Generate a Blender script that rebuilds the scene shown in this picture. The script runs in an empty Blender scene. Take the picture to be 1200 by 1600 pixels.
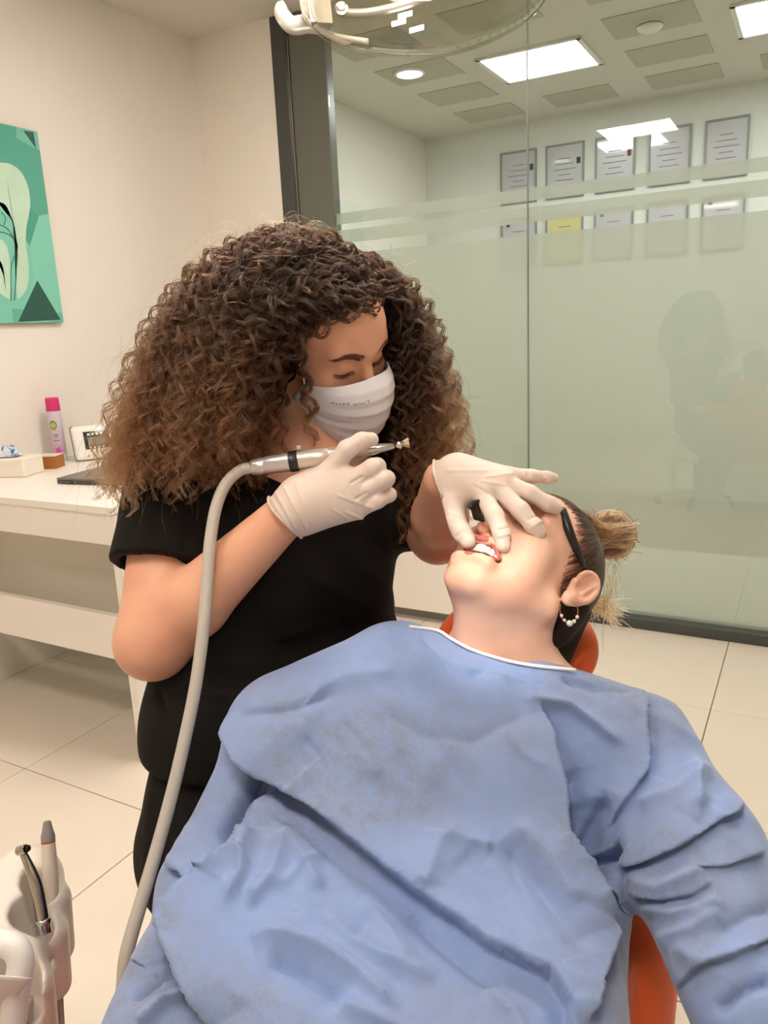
import bpy, bmesh, math, random
import numpy as np
from mathutils import Vector, Matrix

# ------------------------------------------------------------------ camera
scn = bpy.context.scene
COL = scn.collection
EYE = np.array([0.0, 0.0, 1.25])
RC = np.array([[0.87558194, 0.48088503, -0.0458896],
               [-0.07259174, 0.22489735, 0.97167465],
               [0.47758424, -0.84744956, 0.23182434]])      # camera <- world
RW = RC.T
cam_d = bpy.data.cameras.new('camera')
cam_d.sensor_fit = 'HORIZONTAL'; cam_d.sensor_width = 36.0; cam_d.lens = 36.0
cam_d.clip_start = 0.02
cam = bpy.data.objects.new('camera', cam_d); COL.objects.link(cam)
M4 = Matrix.Identity(4)
for i in range(3):
    for j in range(3): M4[i][j] = RW[i, j]
    M4[i][3] = EYE[i]
cam.matrix_world = M4
scn.camera = cam

# ------------------------------------------------------------------ world, exposure
scn.view_settings.view_transform = 'Standard'
scn.view_settings.look = 'None'
scn.view_settings.gamma = 1.0
scn.view_settings.use_curve_mapping = False
scn.view_settings.exposure = 0.80
wd = bpy.data.worlds.new('world'); scn.world = wd; wd.use_nodes = True
wd.node_tree.nodes['Background'].inputs[0].default_value = (1.0, 0.93, 0.84, 1)
wd.node_tree.nodes['Background'].inputs[1].default_value = 0.25
scn.cycles.max_bounces = 8
scn.cycles.transparent_max_bounces = 24
scn.cycles.caustics_reflective = False
scn.cycles.caustics_refractive = False
scn.cycles.sample_clamp_indirect = 4.0

PANEL_E = 16.5            # radiance of the ceiling panels in this room
FAR_E = 17.0             # radiance of the panels in the room beyond the glass
LAMP_W = 14.0  # dental lamp
FILL_W = 0.5            # unseen area light added to brighten the dentist's face            

# ------------------------------------------------------------------ helpers
F = 1200.0
def P(px, py, d):
    c = np.array([(px - 600) / F * d, -(py - 800) / F * d, -d])
    return RW @ c + EYE
def W2C(p):
    return (np.asarray(p) - EYE) @ RC.T
def PX(p):
    q = W2C(p)
    return 600 + F * q[..., 0] / -q[..., 2], 800 - F * q[..., 1] / -q[..., 2], -q[..., 2]
def on_z(px, py, z):
    d = RW @ np.array([px - 600, 800 - py, -F]); return EYE + d * ((z - EYE[2]) / d[2])
def on_y(px, py, y):
    d = RW @ np.array([px - 600, 800 - py, -F]); return EYE + d * (y / d[1])

def lin(c):
    if isinstance(c, str):
        c = [int(c[i:i + 2], 16) for i in (0, 2, 4)]
    o = []
    for v in c[:3]:
        v = v / 255.0
        o.append(v / 12.92 if v <= 0.04045 else ((v + 0.055) / 1.055) ** 2.4)
    return (o[0], o[1], o[2], 1.0)

def mat(name, col, rough=0.5, metal=0.0, noise=0.05, nscale=30.0, bump=0.0, bscale=200.0, sss=0.0, spec=0.5,
        trans=0.0, emit=None, coat=0.0, alpha=1.0, sss_r=(1.0, 0.35, 0.2), sss_s=0.01):
    m = bpy.data.materials.new(name); m.use_nodes = True
    nt = m.node_tree; b = nt.nodes['Principled BSDF']
    c = lin(col)
    b.inputs['Roughness'].default_value = rough
    b.inputs['Metallic'].default_value = metal
    b.inputs['Specular IOR Level'].default_value = spec
    b.inputs['Transmission Weight'].default_value = trans
    b.inputs['Coat Weight'].default_value = coat
    b.inputs['Alpha'].default_value = alpha
    if sss:
        b.inputs['Subsurface Weight'].default_value = sss
        b.inputs['Subsurface Radius'].default_value = sss_r
        b.inputs['Subsurface Scale'].default_value = sss_s
    tc = nt.nodes.new('ShaderNodeTexCoord')
    n = nt.nodes.new('ShaderNodeTexNoise'); n.inputs['Scale'].default_value = nscale; n.inputs['Detail'].default_value = 3
    nt.links.new(tc.outputs['Object'], n.inputs['Vector'])
    mx = nt.nodes.new('ShaderNodeMixRGB')
    mx.inputs[1].default_value = tuple(v * (1 - noise) for v in c[:3]) + (1,)
    mx.inputs[2].default_value = tuple(min(1, v * (1 + noise)) for v in c[:3]) + (1,)
    nt.links.new(n.outputs['Fac'], mx.inputs[0]); nt.links.new(mx.outputs[0], b.inputs['Base Color'])
    if bump:
        n2 = nt.nodes.new('ShaderNodeTexNoise'); n2.inputs['Scale'].default_value = bscale; n2.inputs['Detail'].default_value = 4
        nt.links.new(tc.outputs['Object'], n2.inputs['Vector'])
        bp = nt.nodes.new('ShaderNodeBump'); bp.inputs['Strength'].default_value = bump; bp.inputs['Distance'].default_value = 0.004
        nt.links.new(n2.outputs['Fac'], bp.inputs['Height']); nt.links.new(bp.outputs['Normal'], b.inputs['Normal'])
    if emit:
        b.inputs['Emission Color'].default_value = lin(emit[0]) ; b.inputs['Emission Strength'].default_value = emit[1]
    return m

def link(o, parent=None):
    COL.objects.link(o)
    if parent is not None: o.parent = parent
    return o
def tag(o, label=None, cat=None, group=None, kind=None):
    if label: o['label'] = label
    if cat: o['category'] = cat
    if group: o['group'] = group
    if kind: o['kind'] = kind
    return o
def empty(name, loc, label=None, cat=None, group=None, kind=None, rz=0.0):
    o = bpy.data.objects.new(name, None); COL.objects.link(o)
    o.location = tuple(loc); o.rotation_euler = (0, 0, rz); o.empty_display_size = 0.05
    return tag(o, label, cat, group, kind)
def put(o, parent):
    """parent keeping world-space vertices"""
    COL.objects.link(o)
    if parent is not None:
        o.parent = parent
        pm = Matrix.LocRotScale(parent.location, parent.rotation_euler, None)
        if parent.parent is not None:
            pm = Matrix.LocRotScale(parent.parent.location, parent.parent.rotation_euler, None) @ parent.matrix_parent_inverse @ pm
        o.matrix_parent_inverse = pm.inverted()
    return o
def mesh_np(name, V, Fs, m, parent=None, smooth=True):
    """mesh object from vertex array and quad/tri array, world coordinates"""
    me = bpy.data.meshes.new(name)
    V = np.asarray(V, np.float32)
    if isinstance(Fs, np.ndarray):
        k = Fs.shape[1]
        me.vertices.add(len(V)); me.vertices.foreach_set('co', V.ravel())
        me.loops.add(Fs.size); me.loops.foreach_set('vertex_index', Fs.astype(np.int32).ravel())
        me.polygons.add(len(Fs)); me.polygons.foreach_set('loop_start', (np.arange(len(Fs)) * k).astype(np.int32))
        me.update(calc_edges=True); me.validate()
    else:
        me.from_pydata([tuple(map(float, v)) for v in V], [], Fs); me.update()
    if smooth:
        me.polygons.foreach_set('use_smooth', np.ones(len(me.polygons), bool))
    me.materials.append(m)
    o = bpy.data.objects.new(name, me)
    return put(o, parent)
def bm_obj(name, bm, m, parent=None, smooth=False, mods=None, world=True):
    me = bpy.data.meshes.new(name); bm.to_mesh(me); bm.free()
    if smooth: me.polygons.foreach_set('use_smooth', np.ones(len(me.polygons), bool))
    me.materials.append(m)
    o = bpy.data.objects.new(name, me)
    return put(o, parent) if world else link(o, parent)
def box_bm(lo, hi, bev=0.0, seg=2, rot=0.0, bm=None):
    bm2 = bmesh.new()
    lo = np.array(lo, float); hi = np.array(hi, float); c = (lo + hi) / 2
    bmesh.ops.create_cube(bm2, size=1.0, matrix=Matrix.Translation(c) @ Matrix.Rotation(rot, 4, 'Z') @ Matrix.Diagonal((*(hi - lo), 1)))
    if bev: bmesh.ops.bevel(bm2, geom=bm2.edges[:], offset=bev, segments=seg, affect='EDGES', profile=0.5)
    if bm is not None:
        me = bpy.data.meshes.new('t'); bm2.to_mesh(me); bm.from_mesh(me); bpy.data.meshes.remove(me); bm2.free(); return bm
    return bm2
def box(name, lo, hi, m, parent=None, bev=0.0, seg=2, rot=0.0, smooth=False):
    return bm_obj(name, box_bm(lo, hi, bev, seg, rot), m, parent, smooth)
def frame_of(t):
    t = t / np.linalg.norm(t)
    a = np.array([0, 0, 1.0]) if abs(t[2]) < 0.9 else np.array([1.0, 0, 0])
    u = np.cross(a, t); u /= np.linalg.norm(u); return u, np.cross(t, u)
def smooth_path(pts, n):
    """Catmull-Rom through points (k,dim) -> n samples"""
    pts = np.asarray(pts, float); k = len(pts)
    e = np.vstack([2 * pts[0] - pts[1], pts, 2 * pts[-1] - pts[-2]])
    s = np.linspace(0, k - 1 - 1e-9, n); i = s.astype(int); t = (s - i)[:, None]
    a, b, c, d = e[i], e[i + 1], e[i + 2], e[i + 3]
    return 0.5 * (2 * b + (c - a) * t + (2 * a - 5 * b + 4 * c - d) * t ** 2 + (3 * b - a - 3 * c + d) * t ** 3)
def tube_geo(path, rad, seg=12, cap=True, closed=False):
    path = np.asarray(path, float); n = len(path)
    rad = np.broadcast_to(np.asarray(rad, float), (n,))
    T = np.gradient(path, axis=0)
    if closed: T = np.roll(path, -1, 0) - np.roll(path, 1, 0)
    T /= np.linalg.norm(T, axis=1)[:, None] + 1e-12
    u, _ = frame_of(T[0]); V = []
    for i in range(n):
        u = u - T[i] * (u @ T[i]); u /= np.linalg.norm(u); v = np.cross(T[i], u)
        a = np.linspace(0, 2 * math.pi, seg, endpoint=False)
        V.append(path[i] + rad[i] * (np.cos(a)[:, None] * u + np.sin(a)[:, None] * v))
    V = np.concatenate(V); Fs = []
    for i in range(n if closed else n - 1):
        i2 = (i + 1) % n
        for j in range(seg):
            j2 = (j + 1) % seg
            Fs.append((i * seg + j, i * seg + j2, i2 * seg + j2, i2 * seg + j))
    if cap and not closed:
        Fs.append(tuple(range(seg))[::-1]); Fs.append(tuple((n - 1) * seg + j for j in range(seg)))
    return V, Fs
def tube(name, path, rad, m, parent=None, seg=12, cap=True, closed=False):
    V, Fs = tube_geo(path, rad, seg, cap, closed)
    return mesh_np(name, V, Fs, m, parent, True)
def lathe(name, a, axis, prof, m, parent=None, seg=24, smooth=True):
    """profile [(distance along axis, radius)]"""
    a = np.asarray(a, float); axis = np.asarray(axis, float); axis = axis / np.linalg.norm(axis)
    u, v = frame_of(axis); V = []; Fs = []
    ang = np.linspace(0, 2 * math.pi, seg, endpoint=False)
    for t, r in prof:
        V.append(a + axis * t + r * (np.cos(ang)[:, None] * u + np.sin(ang)[:, None] * v))
    V = np.concatenate(V); n = len(prof)
    for i in range(n - 1):
        for j in range(seg):
            j2 = (j + 1) % seg
            Fs.append((i * seg + j, i * seg + j2, (i + 1) * seg + j2, (i + 1) * seg + j))
    Fs.append(tuple(range(seg))[::-1]); Fs.append(tuple((n - 1) * seg + j for j in range(seg)))
    o = mesh_np(name, V, Fs, m, parent, smooth)
    md = o.modifiers.new('edge', 'EDGE_SPLIT'); md.split_angle = math.radians(50)
    return o
def quad_prism(name, A, B, C, D, thick, nrm, m, parent=None, bev=0.0):
    """slab: four corners pushed along nrm by thick"""
    nrm = np.asarray(nrm, float); nrm = nrm / np.linalg.norm(nrm)
    V = [np.asarray(p, float) for p in (A, B, C, D)]; V += [p + nrm * thick for p in V]
    bm = bmesh.new(); vs = [bm.verts.new(p) for p in V]
    for f in ((3, 2, 1, 0), (4, 5, 6, 7), (0, 1, 5, 4), (1, 2, 6, 5), (2, 3, 7, 6), (3, 0, 4, 7)): bm.faces.new([vs[i] for i in f])
    bmesh.ops.recalc_face_normals(bm, faces=bm.faces[:])
    if bev: bmesh.ops.bevel(bm, geom=bm.edges[:], offset=bev, segments=2, affect='EDGES', profile=0.5)
    return bm_obj(name, bm, m, parent)

# ------------------------------------------------------------------ materials of the place
M = {}
M['wall'] = mat('wall_paint', 'F1EBE1', 0.75, noise=0.015, nscale=3, bump=0.05, bscale=90)
M['far_wall'] = mat('far_wall_paint', 'E4E6E0', 0.8, noise=0.02, nscale=3)
M['ceil'] = mat('ceiling_paint', 'DDD8CC', 0.9, noise=0.02, nscale=5)
M['ceil_tile'] = mat('ceiling_tile', 'C4BFAF', 0.95, noise=0.05, nscale=60, bump=0.1, bscale=300)
M['tile'] = mat('porcelain_tile', 'EBE1D2', 0.22, noise=0.035, nscale=5, spec=0.5)
M['grout'] = mat('grout', '8C7F6C', 0.9, noise=0.1)
M['dark'] = mat('anthracite_metal', '474846', 0.4, noise=0.06, nscale=8)
M['darkpanel'] = mat('dark_glossy_panel', '66685F', 0.3, noise=0.05, nscale=4)
M['rail'] = mat('rail_metal', '4C4F4C', 0.35, metal=0.3, noise=0.05)
M['white_lam'] = mat('white_laminate', 'F3EEE6', 0.35, noise=0.015, nscale=6)
M['white_pl'] = mat('white_plastic', 'F0ECE6', 0.3, noise=0.02)
M['grey_pl'] = mat('grey_plastic', '8C8A86', 0.4, noise=0.04)
M['black_pl'] = mat('black_plastic', '1A1918', 0.35, noise=0.1)
M['steel'] = mat('brushed_steel', 'B9B2A6', 0.22, metal=1.0, noise=0.06, nscale=120)
M['chrome'] = mat('chrome', 'D8D6D2', 0.12, metal=1.0, noise=0.02)
M['orange'] = mat('orange_upholstery', 'D9581E', 0.42, noise=0.05, nscale=15, bump=0.05, bscale=400)

# panel emitters
def emitter(name, col, strength):
    m = bpy.data.materials.new(name); m.use_nodes = True; nt = m.node_tree; nt.nodes.clear()
    e = nt.nodes.new('ShaderNodeEmission'); e.inputs[0].default_value = lin(col); e.inputs[1].default_value = strength
    tc = nt.nodes.new('ShaderNodeTexCoord'); n = nt.nodes.new('ShaderNodeTexNoise'); n.inputs['Scale'].default_value = 2
    mp = nt.nodes.new('ShaderNodeMapRange'); mp.inputs[3].default_value = strength * 0.98; mp.inputs[4].default_value = strength * 1.02
    nt.links.new(tc.outputs['Object'], n.inputs['Vector']); nt.links.new(n.outputs['Fac'], mp.inputs[0]); nt.links.new(mp.outputs[0], e.inputs[1])
    o = nt.nodes.new('ShaderNodeOutputMaterial'); nt.links.new(e.outputs[0], o.inputs[0]); return m
M['panel'] = emitter('led_diffuser', 'FFF1E6', PANEL_E)
M['far_panel'] = emitter('led_diffuser_far', 'F6FAFF', FAR_E)
M['cool_led'] = emitter('cool_downlight', 'E2FFF4', 7.0)

# clear glass and frosted film
def glass_mat(name, tint, rough=0.0, ior=1.5):
    m = bpy.data.materials.new(name); m.use_nodes = True; nt = m.node_tree; nt.nodes.clear()
    t = nt.nodes.new('ShaderNodeBsdfTransparent'); t.inputs[0].default_value = lin(tint)
    g = nt.nodes.new('ShaderNodeBsdfGlossy'); g.inputs['Roughness'].default_value = rough; g.inputs[0].default_value = (0.98, 1, 0.98, 1)
    lw = nt.nodes.new('ShaderNodeLayerWeight'); lw.inputs[0].default_value = .5
    pw = nt.nodes.new('ShaderNodeMath'); pw.operation = 'POWER'; pw.inputs[1].default_value = 5.0; nt.links.new(lw.outputs['Facing'], pw.inputs[0])
    fr = nt.nodes.new('ShaderNodeMath'); fr.operation = 'MULTIPLY_ADD'; fr.inputs[1].default_value = .9; fr.inputs[2].default_value = .04; nt.links.new(pw.outputs[0], fr.inputs[0])
    tc = nt.nodes.new('ShaderNodeTexCoord'); n = nt.nodes.new('ShaderNodeTexNoise'); n.inputs['Scale'].default_value = 3
    nt.links.new(tc.outputs['Object'], n.inputs['Vector'])
    bp = nt.nodes.new('ShaderNodeBump'); bp.inputs['Strength'].default_value = 0.02; bp.inputs['Distance'].default_value = 0.01
    nt.links.new(n.outputs['Fac'], bp.inputs['Height']); nt.links.new(bp.outputs[0], g.inputs['Normal'])
    mx = nt.nodes.new('ShaderNodeMixShader'); nt.links.new(fr.outputs[0], mx.inputs[0]); nt.links.new(t.outputs[0], mx.inputs[1]); nt.links.new(g.outputs[0], mx.inputs[2])
    o = nt.nodes.new('ShaderNodeOutputMaterial'); nt.links.new(mx.outputs[0], o.inputs[0]); return m
M['glass'] = glass_mat('green_tinted_glass', 'F4F7F2')
def film_mat():
    m = bpy.data.materials.new('frosted_film'); m.use_nodes = True; nt = m.node_tree; nt.nodes.clear()
    tc = nt.nodes.new('ShaderNodeTexCoord'); n = nt.nodes.new('ShaderNodeTexNoise'); n.inputs['Scale'].default_value = 1.3; n.inputs['Detail'].default_value = 4
    nt.links.new(tc.outputs['Object'], n.inputs['Vector'])
    d = nt.nodes.new('ShaderNodeBsdfDiffuse'); tl = nt.nodes.new('ShaderNodeBsdfTranslucent')
    cr = nt.nodes.new('ShaderNodeMixRGB'); cr.inputs[1].default_value = lin('CDCFC8'); cr.inputs[2].default_value = lin('D7D8D2')
    nt.links.new(n.outputs['Fac'], cr.inputs[0]); nt.links.new(cr.outputs[0], d.inputs[0]); nt.links.new(cr.outputs[0], tl.inputs[0])
    m1 = nt.nodes.new('ShaderNodeMixShader'); m1.inputs[0].default_value = 0.4; nt.links.new(d.outputs[0], m1.inputs[1]); nt.links.new(tl.outputs[0], m1.inputs[2])
    tr = nt.nodes.new('ShaderNodeBsdfTransparent'); tr.inputs[0].default_value = lin('E6EEE4')
    m2 = nt.nodes.new('ShaderNodeMixShader'); m2.inputs[0].default_value = 0.22; nt.links.new(m1.outputs[0], m2.inputs[1]); nt.links.new(tr.outputs[0], m2.inputs[2])
    o = nt.nodes.new('ShaderNodeOutputMaterial'); nt.links.new(m2.outputs[0], o.inputs[0]); return m
M['film'] = film_mat()

# ------------------------------------------------------------------ the room
WX = -2.66      # face of the left wall
GY = 3.12       # plane of the glass partition
FY = 5.60       # far wall of the next room
CZ = 2.60
XR = 2.4        # right wall (out of view)
YB = -2.2       # wall behind the camera
S = lambda o: tag(o, kind='structure')

floor = S(box('floor', (WX - 0.1, YB - 0.1, -0.12), (XR + 0.1, FY + 0.1, -0.004), M['grout']))
me_tile = None
pitch = 0.6
for i in range(-5, 5):
    for j in range(-5, 9):
        x0 = -0.216 + i * pitch; y0 = 1.28 + (j - 4) * pitch + 0.0
        lx, hx = max(x0 + 0.0016, WX), min(x0 + pitch - 0.0016, XR)
        ly, hy = max(y0 + 0.0016, YB), min(y0 + pitch - 0.0016, FY)
        if hx - lx < 0.02 or hy - ly < 0.02: continue
        full = abs(hx - lx - pitch + 0.0032) < 1e-4 and abs(hy - ly - pitch + 0.0032) < 1e-4
        if full and me_tile is None:
            o = box('floor_tile', (-(hx - lx) / 2, -(hy - ly) / 2, -0.012), ((hx - lx) / 2, (hy - ly) / 2, 0), M['tile'], bev=0.0012, seg=1)
            me_tile = o.data; o.parent = floor; o.location = ((lx + hx) / 2, (ly + hy) / 2, 0)
        elif full:
            o = bpy.data.objects.new('floor_tile', me_tile); link(o, floor); o.location = ((lx + hx) / 2, (ly + hy) / 2, 0)
        else:
            o = box('floor_tile', (lx, ly, -0.012), (hx, hy, 0), M['tile'], floor, bev=0.0012, seg=1)

wall_left = S(box('wall_left', (WX - 0.1, YB - 0.1, 0), (WX, FY + 0.1, CZ), M['wall']))
wall_back = S(box('wall_back', (WX, GY - 0.02, 0), (-2.208, GY + 0.10, CZ), M['wall']))
wall_right = S(box('wall_right', (XR, YB - 0.1, 0), (XR + 0.1, FY + 0.1, CZ), M['wall']))
wall_near = S(box('wall_near', (WX, YB - 0.1, 0), (XR, YB, CZ), M['wall']))
wall_far = S(box('wall_far', (WX, FY, 0), (XR, FY + 0.1, CZ), M['far_wall']))
ceiling = S(box('ceiling', (WX - 0.1, YB - 0.1, CZ), (XR + 0.1, FY + 0.1, CZ + 0.1), M['ceil']))
base_far = S(box('baseboard_far', (WX, FY - 0.015, 0), (XR, FY, 0.08), M['far_wall'], bev=0.003))

# ceiling tiles: grey square insets; and the light panels in this grid
me_ct = None
lights = [(-1.40, 4.41), (-0.18, 4.45)]
room_lights = [(-1.27, -0.10), (-0.12, -0.10), (-1.40, 1.83), (-0.18, 1.79)]  # second one is unseen, added for frontal light on the dentist
for i in range(-4, 5):
    for j in range(-4, 8):
        x = -0.79 + i * 0.605; y = 4.18 + (j - 5) * 0.52
        if x < WX + 0.12 or x > XR - 0.2 or y < YB + 0.2 or y > FY - 0.2 or abs(y - GY) < 0.12: continue
        if any(abs(x - a) < 0.46 and abs(y - b) < 0.44 for a, b in lights + room_lights): continue
        if me_ct is None:
            o = box('ceiling_tile', (-0.2, -0.16, -0.004), (0.2, 0.16, 0.0), M['ceil_tile'], bev=0.002, seg=1); me_ct = o.data; o.parent = ceiling
        else:
            o = link(bpy.data.objects.new('ceiling_tile', me_ct), ceiling)
        o.location = (x, y, CZ)
def light_panel(x, y, sx, sy, m, label, group):
    e = empty('ceiling_light', (x, y, CZ), label, 'ceiling light', group)
    bm = bmesh.new()
    for (a, b, c, d) in ((-1, -1, 1, 0), (-1, 1, 1, 0), (-1, -1, 0, 1), (1, -1, 0, 1)):
        lo = [x + a * sx / 2 - 0.012, y + b * sy / 2 - 0.012, CZ - 0.012]; hi = [lo[0] + 0.024 + c * sx, lo[1] + 0.024 + d * sy, CZ - 0.0005]
        box_bm(lo, hi, bm=bm)
    bm_obj('frame', bm, M['white_pl'], e)
    box('diffuser', (x - sx / 2, y - sy / 2, CZ - 0.010), (x + sx / 2, y + sy / 2, CZ - 0.002), m, e)
    return e
light_panel(-1.40, 4.41, 0.53, 0.47, M['far_panel'], 'bright square ceiling light seen through the glass in front of the framed certificates', 'far room ceiling lights')
light_panel(-0.18, 4.45, 0.53, 0.47, M['far_panel'], 'bright square ceiling light cut by the right edge of the picture', 'far room ceiling lights')
light_panel(1.05, 4.45, 0.53, 0.47, M['far_panel'], 'unseen square ceiling panel added further right to brighten the room beyond the glass', 'far room ceiling lights')  # out of view, added so the far room and film get brighter
for k, (x, y) in enumerate(room_lights):
    light_panel(x, y, 0.53, 0.47 if y > 0 else 0.42, M['panel'], ['square ceiling light mirrored in the glass above the certificates', 'unseen square ceiling panel added behind the camera as frontal fill',
                'square ceiling light above the dentist and the desk', 'square ceiling light above the patient chair'][k], 'treatment room ceiling lights')
dl = empty('downlight', (-2.043, 4.138, CZ), 'small round cool white downlight beyond the glass', 'ceiling light')
lathe('ring', (-2.043, 4.138, CZ), (0, 0, -1), [(0.0005, 0.085), (0.012, 0.085), (0.016, 0.078), (0.016, 0.07), (0.003, 0.07)], M['white_pl'], dl)
lathe('diffuser', (-2.043, 4.138, CZ - 0.004), (0, 0, -1), [(0, 0.069), (0.008, 0.066), (0.012, 0.04)], M['cool_led'], dl)
sd = empty('smoke_detector', (-0.80, 4.20, CZ), 'round smoke detector on a grey ceiling tile beyond the glass', 'smoke detector')
lathe('body', (-0.80, 4.20, CZ - 0.004), (0, 0, -1), [(0.0, 0.06), (0.018, 0.06), (0.03, 0.05), (0.035, 0.03)], M['white_pl'], sd)
lathe('vent_ring', (-0.80, 4.20, CZ - 0.014), (0, 0, -1), [(0.0, 0.0615), (0.006, 0.0615)], M['grey_pl'], sd)

# door jamb / dark pillar
tr1 = S(box('trim_1', (-2.206, GY - 0.025, 0), (-2.135, GY + 0.06, CZ - 0.002), M['dark'], bev=0.003))
tr2 = S(box('trim_2', (-2.125, GY - 0.005, 0), (-1.938, GY + 0.05, CZ - 0.002), M['darkpanel'], bev=0.003))
tr3 = S(box('trim_3', (-2.135, GY - 0.012, 0.0), (-2.125, GY + 0.03, CZ - 0.002), M['steel']))
# floor rail
tr4 = S(box('trim_4', (-1.935, GY - 0.045, 0.0), (XR, GY + 0.045, 0.045), M['rail'], bev=0.003))

# glass panes with frosted film
edges = [(-1.935, -1.043), (-1.039, 0.30), (0.304, 1.6)]
for k, (a, b) in enumerate(edges):
    w = S(empty('window_%d' % (k + 1), (a, GY, 0.045)))
    box('pane', (a, GY - 0.005, 0.045), (b, GY + 0.005, CZ - 0.001), M['glass'], w)
    for z0, z1 in ((0.045, 1.588), (1.634, 1.690), (1.715, 1.762)):
        bm = bmesh.new(); vs = [bm.verts.new(p) for p in ((a, GY + 0.0065, z0), (b, GY + 0.0065, z0), (b, GY + 0.0065, z1), (a, GY + 0.0065, z1))]; bm.faces.new(vs)
        bm_obj('frosted_film', bm, M['film'], w)
    if k < 2: box('seam', (b - 0.0, GY - 0.0055, 0.045), (b + 0.004, GY + 0.0055, CZ - 0.002), M['grey_pl'], w)

# far room: certificates
M['cert_frame'] = mat('certificate_frame', '8E938F', 0.35, noise=0.05)
M['cert_mount'] = mat('certificate_mount', 'D8DAD4', 0.7, noise=0.02)
M['cert_paper'] = mat('certificate_paper', 'C9C6CC', 0.25, noise=0.04, nscale=8, coat=0.8)
M['cert_yellow'] = mat('certificate_yellow', 'D4CE92', 0.6, noise=0.05)
M['ink'] = mat('ink_grey', '7B7A80', 0.6, noise=0.05)
M['inkdark'] = mat('ink_dark', '2E2A2C', 0.6, noise=0.05)
M['inkred'] = mat('seal_red', '8A4038', 0.6, noise=0.05)
def cert(x0, x1, z0, z1, label, group, deco):
    e = empty('certificate', ((x0 + x1) / 2, FY, z0), label, 'certificate', group)
    bm = bmesh.new(); t = 0.012
    for lo, hi in (((x0, z0), (x1, z0 + t)), ((x0, z1 - t), (x1, z1)), ((x0, z0 + t), (x0 + t, z1 - t)), ((x1 - t, z0 + t), (x1, z1 - t))):
        box_bm((lo[0], FY - 0.02, lo[1]), (hi[0], FY - 0.0005, hi[1]), bm=bm)
    bm_obj('frame', bm, M['cert_frame'], e)
    box('paper', (x0 + t, FY - 0.010, z0 + t), (x1 - t, FY - 0.0005, z1 - t), M[deco[0]], e)
    w = x1 - x0; h = z1 - z0
    bm = bmesh.new()
    for q in range(5):
        zz = z1 - h * (0.28 + 0.1 * q); ww = w * (0.16 + 0.14 * ((q * 7) % 3) / 2)
        box_bm(((x0 + x1) / 2 - ww, FY - 0.0112, zz), ((x0 + x1) / 2 + ww, FY - 0.0101, zz + 0.005), bm=bm)
    bm_obj('printed_lines', bm, M['ink'], e)
    if deco[1]:
        cx = x0 + w * deco[2]; cz = z0 + h * deco[3]
        box('stamp', (cx - 0.013, FY - 0.0118, cz - 0.02), (cx + 0.013, FY - 0.0101, cz + 0.02), M[deco[1]], e)
xs = [(-2.065, -1.80), (-1.735, -1.47), (-1.395, -1.135), (-1.05, -0.79), (-0.71, -0.455)]
ords = ['leftmost', 'second from the left', 'middle', 'second from the right', 'rightmost']
for k, (a, b) in enumerate(xs):
    cert(a, b, 2.075, 2.42, ords[k] + ' framed certificate in the upper row behind the glass', 'framed certificates', ('cert_paper', ['inkdark', 'inkdark', 'inkred', None, None][k], 0.86, 0.66))
    cert(a, b, 1.64, 1.975, ords[k] + ' framed certificate in the lower row glimpsed between frosted stripes', 'framed certificates', (['cert_paper', 'cert_yellow', 'cert_paper', 'cert_paper', 'cert_paper'][k], ['inkdark', None, 'ink', None, 'ink'][k], 0.2, 0.9))
# ------------------------------------------------------------------ white low cabinet by the glass
cb = empty('low_cabinet', (-1.4, 2.95, 0), 'low white cabinet in front of the glass, between the dentist and the patient', 'cabinet')
box('body', (-1.78, 2.82, 0.05), (-1.02, 3.06, 0.50), M['white_lam'], cb, bev=0.004)
box('plinth', (-1.76, 2.86, 0), (-1.04, 3.04, 0.05), M['grey_pl'], cb)
for k in range(1):
    dr = box('door', (-1.775 + 0.376 * k, 2.803, 0.055), (-1.025 + 0.376 * k, 2.8195, 0.495), M['white_lam'], cb, bev=0.003)
    box('handle', (-1.75, 2.79, 0.36), (-1.74, 2.8028, 0.46), M['steel'], dr, bev=0.002)

# ------------------------------------------------------------------ desk
dk = empty('desk', (-2.2, 1.9, 0), 'white laminate desk against the left wall behind the dentist', 'desk')
DZ = 0.80
box('desk_top', (WX + 0.002, 1.45, DZ - 0.022), (-1.69, 2.42, DZ), M['white_lam'], dk, bev=0.002)
box('apron', (WX + 0.002, 1.458, 0.685), (-1.70, 1.48, DZ - 0.022), M['white_lam'], dk, bev=0.002)
box('lower_rail', (WX + 0.002, 1.462, 0.325), (-1.722, 1.485, 0.465), M['white_lam'], dk, bev=0.002)
box('end_panel', (-1.722, 1.46, 0), (-1.695, 2.40, DZ - 0.022), M['white_lam'], dk, bev=0.002)
M['frost_panel'] = mat('pale_grey_panel', 'D9D3C4', 0.3, noise=0.02)
box('back_panel', (WX + 0.002, 1.60, 0.35), (-1.7225, 1.62, 0.684), M['frost_panel'], dk)

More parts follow.
